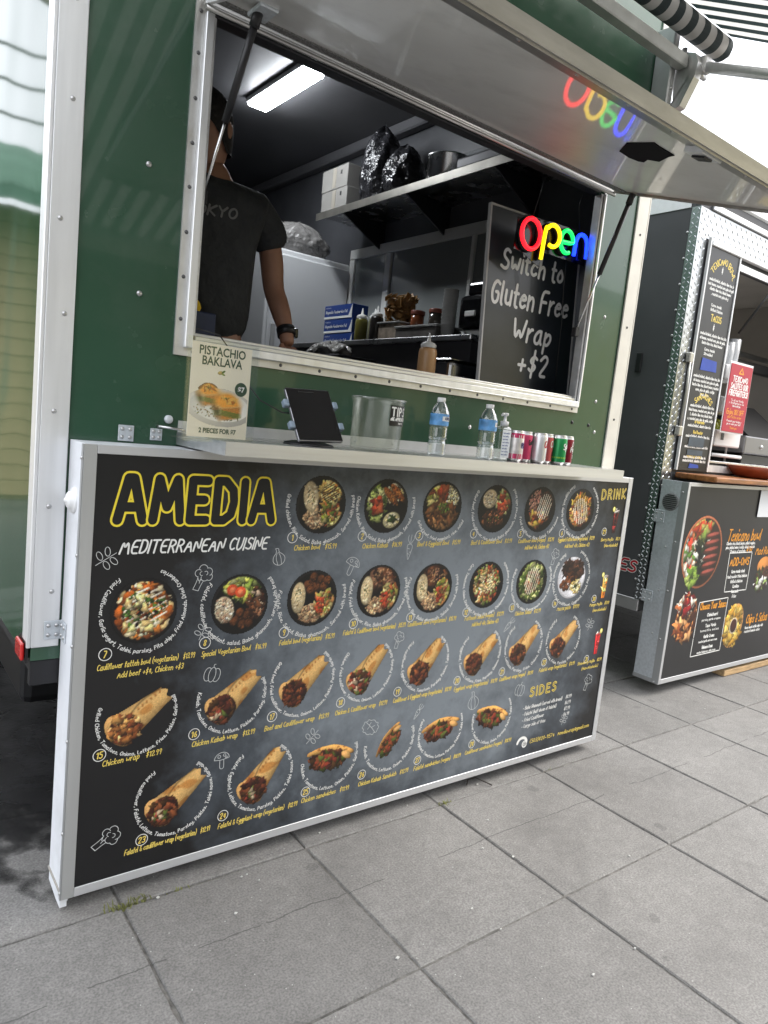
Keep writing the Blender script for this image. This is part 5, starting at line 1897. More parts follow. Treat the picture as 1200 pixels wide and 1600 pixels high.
neon('red_letter', oval(1.805, 2.272, .058, .062, 95, 455), (1, .006, .012), 1.7)
neon('yellow_letter', [(1.882, 2.185), (1.890, 2.30), (1.897, 2.325)]+oval(1.942, 2.295, .045, .045, 150, -115, 12), (1, .7, .004), 1.0)
neon('green_letter', [(1.995, 2.285)]+oval(2.036, 2.292, .042, .048, 0, 300, 14), (.006, .8, .1), .9)
neon('blue_letter', [(2.092, 2.245), (2.096, 2.31)]+oval(2.136, 2.305, .038, .04, 165, 0, 8)+[(2.178, 2.25)], (.006, .03, 1), 2.0)
bk = MB().prism([(1.735, 2.2), (1.78, 2.2), (1.86, 2.17), (1.9, 2.16), (1.92, 2.225), (2.2, 2.225), (2.205, 2.345), (2.16, 2.365), (1.96, 2.36), (1.86, 2.35), (1.80, 2.355), (1.74, 2.33)],
                lambda x, z: (-.503+(x+.503)*.984, .222, 1.418+(z-1.418)*.984), lambda x, z: (-.503+(x+.503)*.984, .226, 1.418+(z-1.418)*.984)).build('back_plate', mat('smoked_acrylic', (.012, .012, .014), .08, alpha=.72), nb)
MB().tube([(1.79, .224, 2.33), (1.82, .222, 2.45), (1.82, .21, 2.505)], .0013, 5).build('hanging_wire', BLACK, nb)
MB().tube([(2.1, .224, 2.34), (2.07, .222, 2.45), (2.07, .21, 2.505)], .0013, 5).build('hanging_wire', BLACK, nb)
MB().tube([(2.04, .228, 2.22), (2.06, .24, 2.1), (2.09, .25, 1.95), (2.1, .25, 1.63)], .0018, 5).build('power_cord', BLACK, nb)

# ------------------------------------------------------------------ person inside
pe = thing('person', 'person in dark t-shirt and black watch standing inside the window', 'person', (.60, .74, .841))


def skinned(name, verts, edges, m, sub=2, root=0):
    me = bpy.data.meshes.new(name)
    off = OFF[pe]
    me.from_pydata([Vector(v[:3])-off for v in verts], edges, [])
    o = obj(name, me, pe, off)
    o.modifiers.new('skin', 'SKIN').use_smooth_shade = True
    for i, v in enumerate(verts):
        rr = v[3]
        me.skin_vertices[0].data[i].radius = rr if isinstance(rr, tuple) else (rr, rr)
    me.skin_vertices[0].data[root].use_root = True
    s = o.modifiers.new('sub', 'SUBSURF')
    s.levels = s.render_levels = sub
    bake(o)
    o.data.materials.clear()
    o.data.materials.append(m)
    return o


SKIN = mat('skin', (.36, .19, .125), .5, var=(14, .12), bump=(60, .15, .004))
SHIRT = mat('charcoal_cotton', (.04, .043, .048), .9, var=(5, .25), bump=(7, 1.0, .06))
TROU = mat('dark_trousers', (.02, .02, .024), .9)
px, py = .60, .74
# one continuous body: hips, spine, neck, both arms, legs
B = [(px, py, 1.70, .10), (px, py, 1.90, .095), (px, py-.005, 2.08, .10), (px, py, 2.18, .075), (px-.005, py, 2.27, .062), (px-.015, py-.005, 2.33, .058),
     (px+.16, py, 2.165, .055), (px+.245, py+.0, 2.11, .05), (px+.275, py, 2.0, .05), (px+.29, py+.01, 1.915, .045), (px+.298, py-.06, 1.82, .043), (px+.302, py-.11, 1.735, .03), (px+.298, py-.14, 1.68, .03),
     (px-.16, py, 2.165, .055), (px-.24, py, 2.11, .05), (px-.275, py-.01, 1.96, .05), (px-.27, py-.1, 1.80, .036), (px-.22, py-.18, 1.72, .029),
     (px+.1, py, 1.62, .095), (px+.11, py, 1.24, .065), (px+.11, py+.01, .94, .045), (px+.115, py-.09, .875, .035),
     (px-.1, py, 1.62, .095), (px-.11, py, 1.24, .065), (px-.11, py+.01, .94, .045), (px-.115, py-.09, .875, .035)]
E_ = [(0, 1), (1, 2), (2, 3), (3, 4), (4, 5), (3, 6), (6, 7), (7, 8), (8, 9), (9, 10), (10, 11), (11, 12), (3, 13), (13, 14), (14, 15), (15, 16), (16, 17),
      (0, 18), (18, 19), (19, 20), (20, 21), (0, 22), (22, 23), (23, 24), (24, 25)]
skinned('body', B, E_, SKIN)
# fingers
for bx_, by_, bz_, s in ((px+.298, py-.15, 1.665, 1), (px-.21, py-.2, 1.71, -1)):
    for k in range(4):
        x = bx_+(-.024+.016*k)
        l = (.05, .06, .062, .05)[k]
        skinned('finger', [(x, by_+.012, bz_+.012, .0095), (x+.002, by_-l*.45, bz_-.006, .009), (x+.002, by_-l*.8, bz_-.03, .008), (x, by_-l*.9, bz_-.052, .007)], [(0, 1), (1, 2), (2, 3)], SKIN, 1)
    skinned('thumb', [(bx_-s*.02, by_+.02, bz_+.02, .011), (bx_-s*.042, by_-.012, bz_, .0105), (bx_-s*.04, by_-.04, bz_-.02, .009)], [(0, 1), (1, 2)], SKIN, 1)
# head: a lofted skull with nose, ears, cap of hair, turned away from the window
hd = MB()
hc = Vector((px-.03, py-.01, 2.425))
hm = Matrix.Translation(hc) @ Matrix.Rotation(R(-58), 4, 'Z') @ Matrix.Rotation(R(8), 4, 'X')
vs, fs = [], []
NA, NH = 28, 20
for j in range(NH+1):
    t = j/NH
    z = -.125+.25*t
    rz_ = math.sqrt(max(0, 1-((z-.018)/.112)**2)) if z > .018 else 1-.42*((.018-z)/.143)**1.8
    for i in range(NA):
        a = 2*math.pi*i/NA
        x, y = .074*rz_*math.cos(a), .093*rz_*math.sin(a)
        if math.sin(a) < -.5:
            fr_ = (-math.sin(a)-.5)*2
            nose = math.exp(-((z+.012)/.02)**2)*math.exp(-(math.cos(a)/.16)**2)
            brow = math.exp(-((z-.022)/.012)**2)*.25
            eye = math.exp(-((z-.004)/.013)**2)*math.exp(-((abs(math.cos(a))-.42)/.16)**2)
            lip = math.exp(-((z+.055)/.01)**2)*math.exp(-(math.cos(a)/.3)**2)
            chin = math.exp(-((z+.095)/.02)**2)*math.exp(-(math.cos(a)/.35)**2)
            y -= fr_*(.024*nose+.012*brow-.012*eye+.007*lip+.016*chin)
        vs.append(hm @ Vector((x, y, z)))
for j in range(NH):
    for i in range(NA):
        fs.append((j*NA+i, j*NA+(i+1) % NA, (j+1)*NA+(i+1) % NA, (j+1)*NA+i))
fs.append(tuple(range(NA)))
fs.append(tuple(NH*NA+i for i in range(NA)))
hd.add(vs, fs, True)
for s in (-1, 1):
    ev, ef = [], []
    for j in range(7):
        for i in range(10):
            a, b = 2*math.pi*i/10, -math.pi/2+math.pi*j/6
            ev.append(hm @ Vector((s*(.078+.008*math.sin(b)), .012+.017*math.cos(b)*math.cos(a), -.005+.03*math.cos(b)*math.sin(a))))
    ef = [(j*10+i, j*10+(i+1) % 10, (j+1)*10+(i+1) % 10, (j+1)*10+i) for j in range(6) for i in range(10)]
    hd.add(ev, ef, True)
head = hd.build('head', SKIN, pe)
ha = MB()
vs, fs = [], []
for j in range(13):
    t = j/12
    for i in range(NA):
        a = 2*math.pi*i/NA
        front = max(0, -math.sin(a))
        z = (.045*front-.085*(1-front))*(1-t)+.137*t
        rz_ = math.sqrt(max(0, 1-((z-.018)/.122)**2)) if z > .018 else 1-.1*((.018-z)/.1)
        w = 1+.02*math.sin(9*a+7*t)
        vs.append(hm @ Vector((.081*rz_*w*math.cos(a), .1*rz_*w*math.sin(a), z)))
fs = [(j*NA+i, j*NA+(i+1) % NA, (j+1)*NA+(i+1) % NA, (j+1)*NA+i) for j in range(12) for i in range(NA)]
ha.add(vs, fs, True)
ha.build('hair', mat('dark_hair', (.012, .010, .009), .7, bump=(60, 1, .01)), head)
# t-shirt: a slightly larger shell with short sleeves
S = [(px+.005, py, 1.62, (.185, .13)), (px+.005, py, 1.82, (.19, .135)), (px, py-.005, 2.03, (.205, .14)), (px, py, 2.175, (.15, .11)), (px-.005, py, 2.245, (.078, .078)),
     (px+.17, py, 2.175, (.095, .095)), (px+.245, py, 2.12, (.085, .085)), (px+.268, py, 2.045, (.082, .082)),
     (px-.17, py, 2.175, (.095, .095)), (px-.25, py, 2.11, (.085, .085)), (px-.275, py, 2.03, (.08, .08))]
sh_ = skinned('t_shirt', S, [(0, 1), (1, 2), (2, 3), (3, 4), (3, 5), (5, 6), (6, 7), (3, 8), (8, 9), (9, 10)], SHIRT)
skinned('trousers', [(px, py, 1.68, (.17, .125)), (px+.1, py, 1.55, .105), (px+.11, py, 1.24, .08), (px+.11, py+.01, .93, .065), (px-.1, py, 1.55, .105), (px-.11, py, 1.24, .08), (px-.11, py+.01, .93, .065)],
        [(0, 1), (1, 2), (2, 3), (0, 4), (4, 5), (5, 6)], TROU)
m = MB()
def shirt_T(u, v, l=0):
    x, z = px+u, 2.085+v
    hit, loc_, nor, _ = sh_.ray_cast(Vector((x, -1, z))-OFF[pe], Vector((0, 1, 0)))
    return (x, (loc_.y+py if hit else py-.15)-.0015-.0002*l, z)
bpy.context.view_layer.update()
write(m, 'TOKYO', .036, .008, shirt_T, -.15, .0, .1, .2, .25, None, 1.6, 1)
m.build('shirt_print', mat('shirt_ink', (.22, .22, .225), .8), sh_)
wt = MB().tube([(px+.3015, py-.103, 1.752), (px+.302, py-.118, 1.722)], .037, 20).build('watch', BLACK, pe)
MB().box(px+.325, px+.345, py-.135, py-.095, 1.718, 1.756, .005, 2).build('watch_case', mat('watch_glass', (.01, .01, .012), .1), wt)

# ------------------------------------------------------------------ black food trailer next door
NXW, NYW = 3.47, .50
bt = thing('food_trailer', 'black food trailer with diamond-plate corner next to the green one', 'food trailer', (5.0, NYW, GZ))
BLK = mat('black_gloss_sheet', (.085, .086, .092), .55, 0, var=(1.5, .2), bump=(1.3, .05, .02), spec=.3)
NL = mat('neighbour_lining', (.5, .48, .45), .6, var=(3, .1))
QX0, QX1, QZ0, QZ1 = 3.99, 5.9, 1.37, 2.60
frame_sheet(NXW+.002, 6.6, .50, 2.95, QX0, QX1, QZ0, QZ1, NYW, NYW+.03).build('front_wall', BLK, bt)
MB().box(NXW, NXW+.03, NYW+.0305, 4.6, .50, 2.95).build('side_wall', BLK, bt)
MB().box(NXW+.03, 6.6, 4.57, 4.6, .50, 2.95).build('back_wall', BLK, bt)
MB().box(6.57, 6.6, NYW+.031, 2.03, .50, 2.95).build('side_wall', NL, bt)
MB().box(6.57, 6.6, 2.0305, 4.569, 2.7, 2.95).build('side_wall', NL, bt)  # unseen opening added below this piece to let daylight inside
MB().box(NXW-.008, 6.61, NYW-.012, 4.61, 2.951, 3.0, .01).build('roof', WHITE, bt)
MB().box(NXW-.006, NXW-.0005, NYW+.06, 4.6, 2.86, 2.95, .001).build('roof_rail', WHITE, bt)
MB().box(NXW+.031, NXW+.05, NYW+.031, 2.6, .72, 2.9).build('wall_lining', NL, bt)
MB().box(NXW+.051, 6.56, 2.6, 2.63, .72, 2.9).build('wall_lining', NL, bt)
MB().box(NXW+.031, 6.56, NYW+.031, 2.63, 2.901, 2.93).build('ceiling', NL, bt)
MB().box(NXW+.031, 6.56, NYW+.031, 2.63, .68, .72).build('floor', NL, bt)
MB().box(NXW-.003, 6.55, NYW+.02, 4.55, .42, .4995, .004).build('chassis_rail', mat('chassis_alu', (.5, .5, .5), .4, .7), bt)
w = MB().lathe([(.16, -.09), (.3, -.1), (.335, -.07), (.335, .07), (.3, .1), (.16, .09)], 28, (NXW+.16, 2.6, GZ+.335), True, 'x').build('wheel', RUBBER, bt)
MB().lathe([(.0, -.05), (.15, -.06), (.17, -.085), (.17, .085), (.15, .06), (0, .05)], 20, (NXW+.16, 2.6, GZ+.335), True, 'x').build('rim', STEEL, w)
w = MB().lathe([(.16, -.09), (.3, -.1), (.335, -.07), (.335, .07), (.3, .1), (.16, .09)], 28, (6.45, 2.6, GZ+.335), True, 'x').build('wheel', RUBBER, bt)
MB().lathe([(.0, -.05), (.15, -.06), (.17, -.085), (.17, .085), (.15, .06), (0, .05)], 20, (6.45, 2.6, GZ+.335), True, 'x').build('rim', STEEL, w)
TREAD = mat('tread_plate', (.48, .5, .52), .3, .95, var=(20, .1))


def tread(name, u0, u1, z0, z1, to3, parent, pitch=.026):
    """diamond plate: flat sheet with raised lozenges"""
    base = MB()
    vs = [to3(u, z, d) for d in (0, .003) for (u, z) in ((u0, z0), (u1, z0), (u1, z1), (u0, z1))]
    base.add(vs, [(0, 1, 2, 3), (4, 5, 6, 7), (0, 1, 5, 4), (1, 2, 6, 5), (2, 3, 7, 6), (3, 0, 4, 7)])
    b = base.build(name, TREAD, parent)
    m = MB()
    nu, nz = int((u1-u0)/pitch), int((z1-z0)/pitch)
    for i in range(nu):
        for j in range(nz):
            cu_, cz_ = u0+(i+.5)*(u1-u0)/nu, z0+(j+.5)*(z1-z0)/nz
            s = 1 if (i+j) % 2 else -1
            a, l, h = s*R(45), pitch*.52, pitch*.16
            P_ = []
            for (p_, q_, d) in ((-l, 0, .0031), (0, -h, .0031), (l, 0, .0031), (0, h, .0031), (-l*.4, 0, .0056), (l*.4, 0, .0056)):
                P_.append(to3(cu_+p_*math.cos(a)-q_*math.sin(a), cz_+p_*math.sin(a)+q_*math.cos(a), d))
            m.add(P_, [(0, 1, 4), (1, 2, 5), (1, 5, 4), (2, 3, 5), (3, 0, 4), (3, 4, 5)])
    o = m.build('tread_lozenges', TREAD, b)
    tag(o, kind='stuff')
    return b


tread('corner_plate', NYW-.006, NYW+.052, .50, 2.86, lambda u, z, d: (NXW-.0005-d, u, z), bt)
tread('corner_plate', NXW+.003, 3.575, .50, 2.86, lambda u, z, d: (u, NYW-.0005-d, z), bt)
tread('header_plate', 3.576, 6.4, 2.70, 2.86, lambda u, z, d: (u, NYW-.0005-d, z), bt, .032)
screws('side_rivet', [(NXW-.0005, NYW+.062, .62+.15*k) for k in range(15)], .009, SCREW, bt, 'x')
MB().box(3.60, 6.4, NYW-.035, NYW-.005, 2.665, 2.695, .004).build('awning_rail', WHITE, bt)
MB().box(3.585, 6.4, NYW-.02, NYW-.001, 2.864, 2.9, .004).build('top_moulding', ALU_H, bt)
fr2 = frame_sheet(QX0-.05, QX1+.05, QZ0-.045, QZ1+.04, QX0, QX1, QZ0, QZ1, NYW-.012, NYW-.0005).build('window_frame', ALU, bt)
MB().box(NXW-.012, NXW-.0005, .74, .78, 1.9, 2.02, .003).build('side_vent', BLACK, bt)
es = MB()
T = lambda u, z, l=0: (NXW-.0012-l*.0001, .70-u, z)
a, b_ = MB(), MB()
for i, p in enumerate(lettering('HOMES', .07, .2, 1.6, 1.1, None, 1)[0]):
    q = [(-.205+u, .66+v) for u, v in p]
    ribbon(a, q, .022, T, (i % 5)*.5)
    ribbon(b_, q, .013, T, 4+(i % 5)*.5)
o = a.build('maker_lettering', INK_W, bt)
b_.build('maker_lettering_fill', mat('sign_red', (.5, .015, .03), .4), o)
# latch rod along the corner
c = MB()
c.tube([(3.55, NYW-.03, 1.55), (3.555, NYW-.035, 1.8), (3.55, NYW-.03, 2.02)], .008, 8)
for z in (1.56, 2.0):
    c.box(3.53, 3.575, NYW-.04, NYW-.008, z-.03, z+.03, .006)
c.build('latch_rod', mat('latch_zinc', (.45, .44, .4), .35, .8), bt)

# tall menu sign of the black trailer
ms = thing('menu_sign', 'tall narrow black menu with yellow headings on the black trailer', 'menu sign', (3.77, NYW-.02, 1.31))
mx0, mx1, mz0, mz1 = 3.597, 3.945, 1.325, 2.695
MB().box(mx0, mx1, NYW-.024, NYW-.018, mz0, mz1).build('board', mat('sign_black', (.016, .017, .02), .35, var=(3, .2)), ms)
c = MB()
c.box(mx0-.012, mx0-.0003, NYW-.03, NYW-.013, mz0, mz1+.012)
c.box(mx1+.0003, mx1+.012, NYW-.03, NYW-.013, mz0, mz1+.012)
c.box(mx0, mx1, NYW-.03, NYW-.013, mz1+.0003, mz1+.012)
c.build('frame', WHITE, ms)
T = lambda x, z, l=0: (x, NYW-.0246-l*.00008, z)
cx = (mx0+mx1)/2
hy, hw = MB(), MB()


def arch(mb, text, z, size, rad, half):
    st, tw = lettering(text, size, 0, 1.8, .9, None, 1)
    for i, p in enumerate(st):
        q = []
        for u, v in p:
            an = R(90+half)-R(2*half)*u/tw
            q.append((cx+.01+(rad+v)*math.cos(an), z-rad+(rad+v)*math.sin(an)))
        ribbon(mb, q, size*.16, T, i % 5)


def para(mb, z, widths, size=.016):
    words = 'smoked brisket, cilantro lime rice, black beans, roasted corn, pico de gallo, cotija cheese, pickled onion, crema, avocado, salsa verde and tortilla strips served warm'
    k = 0
    for w_ in widths:
        n = int(w_/.0078)
        tx = words[k % 60:k % 60+n].strip()
        k += n
        write(mb, tx, size, .0036, T, cx-w_/2+.01, z, 0, w_, 0, None, 1.7, 1)
        z -= .027
    return z


arch(hy, 'TEXICANO BOWL', 2.585, .036, .13, 62)
hy.build('heading_lettering', INK_CY, ms)
hy = MB()
write(hw, '$', .03, .006, T, cx-.01, 2.535, 0, None, 0, None, 1.7, 1)
z = para(hw, 2.475, (.29, .30, .25, .2))
write(hw, 'Carne Asada', .016, .0036, T, cx-.07, 2.33, 0, .12, 0)
write(hw, 'Grilled Chicken', .016, .0036, T, cx-.07, 2.303, 0, .14, 0)
write(hy, 'TACOS', .038, .0065, T, cx-.05, 2.245, 0, .12, 0, None, 1.7, 1)
hy.build('heading_lettering', INK_CY, ms)
hy = MB()
write(hw, '$', .03, .006, T, cx-.01, 2.195, 0, None, 0, None, 1.7, 1)
para(hw, 2.155, (.31, .30, .24))
write(hw, 'Carne Asada', .016, .0036, T, cx-.07, 2.065, 0, .12, 0)
write(hw, 'Shredded', .016, .0036, T, cx-.07, 2.038, 0, .1, 0)
para(hw, 1.9, (.31, .3, .31, .22, .1))
arch(hy, 'SANDWICHES', 1.775, .034, .12, 45)
hy.build('heading_lettering', INK_CY, ms)
para(hw, 1.72, (.28, .3, .26, .3))
for k, (t_, n) in enumerate((('El Verde Fuerte', (.27, .15)), ('Red Rooster', (.28, .22)), ('Pollo Loco', (.27, .24)), ('Cemita', (.26, .27)))):
    z0 = 1.61-.065*k
    hy = MB()
    write(hy, t_, .018, .004, T, cx-.05, z0+.012, 0, .11, 0, None)
    hy.build('heading_lettering', INK_CY, ms)
    para(hw, z0-.012, n[:1])
hy = MB()
write(hy, 'HAND CUT FRIES', .02, .005, T, cx-.08, 1.405, 0, .17, 0)
para(hw, 1.38, (.27,))
hy.build('heading_lettering', INK_CY, ms)
hw.build('menu_lettering', INK_W, ms)
TAPE = mat('blue_tape', (.03, .07, .36), .6, var=(9, .15))
for x0, x1, z0, z1 in ((cx-.09, cx+.1, 1.945, 2.02), (cx-.05, cx+.07, 1.34, 1.37)):
    MB().prism([(x0, z0), (x1, z0+.004), (x1-.01, z1-.006), (x0+.01, z1)], lambda x, z: (x, NYW-.0268, z), lambda x, z: (x, NYW-.026, z)).build('blue_tape', TAPE, ms)
for z0, h in ((1.475, .06), (1.42, .035)):
    MB().box(cx-.09, cx+.09, NYW-.0268, NYW-.0262, z0, z0+h).build('patch_label', mat('slate_patch', (.05, .07, .09), .5, var=(9, .3)), ms)

# hanging menu panel of the black trailer
np_ = thing('menu_board', 'dark panel with steak bowl pictures below the black trailer window', 'menu board', (4.8, .305, .0))
nx0, nx1, ny, nz0, nz1 = 3.468, 6.0, .305, .02, 1.262
MB().box(nx0+.004, nx1, ny+.004, .478, nz0+.004, nz1-.004).build('board', mat('panel_charcoal', (.021, .021, .023), .38, var=(2, .25)), np_)
c = MB()
c.box(nx0, nx0+.022, ny, ny+.0037, nz0, nz1, .001)
c.box(nx0+.0225, nx1, ny, ny+.0037, nz0, nz0+.03, .001)
c.box(nx0+.0225, nx1, ny, ny+.0037, nz1-.022, nz1, .001)
c.build('frame_trim', TR2, np_)
MB().box(nx0-.0005, nx0+.0035, ny+.005, .48, nz0, nz1, .001).build('end_sheet', GALV, np_)
MB().box(nx0-.004, nx0-.0008, ny, ny+.045, nz0, nz1, .001).build('corner_angle', mat('angle_grey'), np_)
MB().box(nx0-.004, nx0-.0008, ny+.046, .482, nz0, nz0+.025, .001).build('corner_angle', mat('angle_grey'), np_)
screws('edge_screw', [(nx0-.004, ny+.03, z) for z in (.03, .3, .6, .9, 1.2)], .007, SCREW, np_, 'x')
screws('edge_screw', [(nx0-.0006, ny+.09, z*.9+.05) for z in (.3, .6, .9)], .006, SCREW, np_, 'x')
vt = MB().lathe([(0, -.006), (.05, -.006), (.055, -.003), (.055, 0)], 28, (nx0-.0008, .405, 1.132), True, 'x').build('round_vent', mat('vent_grey', (.2, .21, .21), .45), np_)
for k in range(8):
    z = 1.132-.04+.0115*k
    h = math.sqrt(max(.0001, .047**2-(z-1.132)**2))
    MB().box(nx0-.0095, nx0-.0072, .405-h, .405+h, z-.0022, z+.0022).build('vent_slat', BLACK, vt)
plate(.43, .50, 1.0, 1.075, nx0-.001, np_, 'hinge_plate', 'x')
plate(.43, .50, .50, .575, nx0-.001, np_, 'hinge_plate', 'x')
G = lambda x, z, l=0: (x, ny+.0036-l*.00009, z)
# steak bowl picture
p = Paint(2.1, 2.1, 71, 44)
p.ell(0, 0, 1, 1, 0, (.72, .42, .28), .2, .1, 16)
p.ell(0, 0, .93, .93, 0, (.16, .1, .07), .2, 0, 16)
cl = np.clip((1-(p.X**2+p.Y**2)/.84)*10, 0, 1)
p.many(-.5, .1, .45, .75, 150, .09, [(.9, .86, .78), (.8, .25, .16), (.85, .5, .3), (.95, .92, .85), (.35, .5, .2)], 2, clip=cl)
p.many(-.05, .0, .25, .8, 90, .08, [(.1, .12, .08), (.2, .26, .12), (.06, .06, .06), (.85, .85, .8)], 2, clip=cl)
p.many(-.1, .62, .45, .22, 40, .11, [(.85, .3, .15), (.8, .75, .4), (.5, .6, .25)], 2, clip=cl)
for k in range(6):
    y = .45-.2*k
    p.ell(.45, y, .42, .1, .12, (.3, .15, .11), .7, .3, 6, clip=cl)
    p.ell(.45, y+.035, .36, .05, .12, (.68, .33, .28), .4, .3, 4, clip=cl)
p.many(-.35, -.68, .25, .2, 40, .09, [(.62, .75, .3), (.45, .6, .2), (.75, .82, .45)])
p.grain(.06)
p.mesh('food_picture', G, np_, .235, 3.745, .835)
p = Paint(2.1, 2.4, 72, 36)
p.ell(0, 0, .85, 1.1, -.2, (.55, .3, .16), .2, .2, 10)
p.many(0, -.3, .7, .7, 110, .13, [(.78, .5, .28), (.5, .25, .12), (.86, .64, .42), (.3, .14, .08)], 3)
p.many(-.1, .6, .7, .45, 90, .11, [(.55, .08, .1), (.9, .85, .78), (.15, .1, .08), (.8, .45, .25)], 2)
p.mesh('food_picture', G, np_, .145, 3.675, .42)
p = Paint(2.1, 2.4, 73, 36)
p.ell(0, 0, .85, 1.1, -.25, (.85, .62, .35), .1, .1, 14)
p.many(0, 0, .72, .95, 130, .17, [(.86, .7, .28), (.75, .56, .18), (.93, .8, .42)], 1.8)
p.ell(0, 0, .36, .4, 0, (.86, .8, .7), .1, .1, 10)
p.ell(0, 0, .3, .34, 0, (.25, .1, .06), .2, .2, 8)
p.mesh('food_picture', G, np_, .145, 4.3, .315)
p = Paint(2.1, 2.1, 74, 36)
p.ell(0, .4, .75, .5, 0, (.8, .52, .25), .5, .3, 10)
p.many(0, -.1, .75, .35, 80, .12, [(.12, .09, .08), (.3, .16, .1), (.2, .25, .1)], 2)
p.many(-.1, -.5, .6, .3, 40, .12, [(.9, .9, .86), (.5, .6, .3), (.2, .12, .1)], 2.4)
p.mesh('food_picture', G, np_, .14, 4.6, .66)
w_ = MB()
for (t_, s_, wd, x_, z_, f_, sl) in (('Texicano bowl', .075, .009, 4.03, .9, .44, .25), ('ADD-ONS', .05, .009, 4.115, .735, .25, .05), ('Choose Your Sauce', .045, .008, 3.83, .46, .32, .05),
                                    ('Chips & Salsa', .06, .008, 4.47, .315, .30, .2), ('Mad Rooster', .05, .007, 4.44, .80, .3, .25), ('$10', .035, .007, 4.31, .826, .07, 0)):
    m = MB()
    write(m, t_, s_, wd, G, x_, z_, 0, f_, sl, None)
    m.build('heading_lettering', INK_O, np_)
for k, t_ in enumerate(('Carne Asada steak', 'Mad rooster fried chicken', 'Grilled chicken', 'Carnitas', 'Guacamole', 'Fries')):
    n = len(t_)*.0105
    write(w_, t_, .02, .0045, G, 4.24-n/2, .685-.034*k, 0, n, 0, None)
for k in range(3):
    write(w_, ('Cilantro rice, black beans, grilled veggies,', 'pico, pickled onion & cotija, salsa, avocado', 'Choice of protein')[k], .018, .004, G, 4.03+.06*(k == 2), .875-.026*k, 0, (.38, .38, .2)[k], 0, None)
for k, (t_, s_) in enumerate((('Chimichurri', 'parsley garlic oregano'), ('Taco Verde', 'tomatillo salsa'), ('Garlic Crema', 'roasted garlic and sour cream'), ('Habanero Crema', 'smoked habanero chili cream'))):
    write(w_, t_, .02, .005, G, 3.93, .41-.072*k, 0, .13, 0, None)
    write(w_, s_, .014, .0032, G, 3.875, .382-.072*k, 0, .23, 0, None)
write(w_, 'House made tortilla chips with', .018, .004, G, 4.47, .275, 0, .26, 0, None)
write(w_, 'roasted tomato salsa', .018, .004, G, 4.47, .248, 0, .22, 0, None)
w_.build('menu_lettering', INK_W, np_)
c = MB()
for q in ([(4.10, .56), (4.09, .82), (4.39, .82), (4.39, .56), (4.10, .56)], [(3.80, .155), (3.81, .51), (4.165, .52), (4.165, .16), (3.80, .155)]):
    for a_, b2 in zip(q, q[1:]):
        ribbon(c, [a_, b2], .006, G, 0)
c.build('box_outline', INK_W, np_)
nt_ = MB().box(4.36, 4.6, ny-.004, ny-.0025, 1.06, 1.24).build('paper_notice', mat('paper', (.75, .77, .8), .6))
tag(nt_, 'white paper notice taped on the charcoal panel of the black trailer', 'notice')
# timber under it, wooden counter board and bowl above it
WOOD = mat('pine_timber', (.5, .34, .18), .7, var=(9, .3), stretch=(1, 9, 9), bump=(30, .3, .004))
o = MB().box(4.30, 5.6, .315, .405, GZ+.003, GZ+.045, .003).build('timber_block', WOOD)
tag(o, 'pale timber baulk lying on the paving under the charcoal panel', 'timber')
sw = MB().box(3.60, 4.84, .215, .485, 1.275, 1.31, .008, 2).build('counter_board', mat('oiled_slab', (.3, .12, .04), .4, var=(6, .45), stretch=(1, 8, 8), coat=.2))
tag(sw, 'reddish live-edge wooden counter under the black trailer window', 'counter')
bw = MB().lathe([(0, 0), (.08, .0), (.12, .012), (.165, .05), (.18, .075), (.172, .077), (.15, .05), (.11, .02), (0, .012)], 32, (4.38, .38, 1.3105)).build('red_bowl', mat('terracotta', (.32, .07, .03), .4, var=(14, .2)))
tag(bw, 'shallow terracotta red bowl on the wooden counter', 'bowl')
# what stands in the window
inn = thing('steel_counter', 'pale steel counter inside the black trailer window', 'counter', (4.9, .7, .72))
MB().box(4.05, 6.4, .54, 1.1, 1.38, 1.40, .004).build('top', STEEL, inn)
MB().box(4.06, 6.39, .56, 1.09, .721, 1.3795).build('front', NL, inn)
ca = thing('white_cart', 'white tiered plastic rack in the black trailer window', 'rack', (4.35, .62, 1.401))
CW = mat('rack_white', (.74, .74, .74), .45)
for k, (z, h) in enumerate(((1.50, .11), (1.72, .11), (1.94, .1))):
    MB().box(4.12, 4.46-.06*(k > 0), .545, .72, z, z+h, .01, 2).build('tier', CW, ca)
for x in (4.13, 4.39):
    MB().tube([(x, .60, 1.401), (x, .60, 2.0)], .008, 8).build('post', CW, ca)
MB().tube([(4.12, .56, 1.44), (4.52, .56, 1.44)], .013, 10).build('foot_rail', CW, ca)
MB().box(4.19, 4.225, .5425, .5445, 1.545, 1.59).build('black_tab', BLACK, ca)
for k, x in enumerate((4.2, 4.28, 4.35)):
    t = thing('clear_cups', ('stack of clear cups on white rack, nearest the menu sign', 'middle stack of clear cups on the white rack', 'tall stack of clear cups at rack end')[k], 'cups', (x, .64, 2.041), 0, 'cup stacks on the white rack')
    MB().lathe([(.036, 0), (.045, .13+.03*k), (.043, .13+.03*k), (.034, .004), (0, .004)], 18).build('cup', mat('cup_clear', (.8, .82, .83), .15, trans=.6), t, True)
le = MB()
r = random.Random(5)
for k in range(9):
    le.lathe([(0, -.03), (.02, -.022), (.028, 0), (.02, .022), (0, .03)], 12, (4.18+.06*(k % 5)+r.uniform(-.01, .01), .60+.05*(k//5), 1.635+.025*(k//5)))
tag(le.build('limes', mat('lime_green', (.45, .5, .06), .4, var=(9, .3))), 'heap of limes and lemons on the lowest tier of the rack', 'fruit', kind='stuff')
rs = thing('red_sign', 'red poster saluting firefighters hung in the black trailer window', 'sign', (4.2, NYW-.01, 1.6))
MB().box(4.055, 4.335, NYW-.024, NYW-.02, 1.60, 2.035).build('sheet', mat('poster_red', (.42, .025, .045), .5), rs)
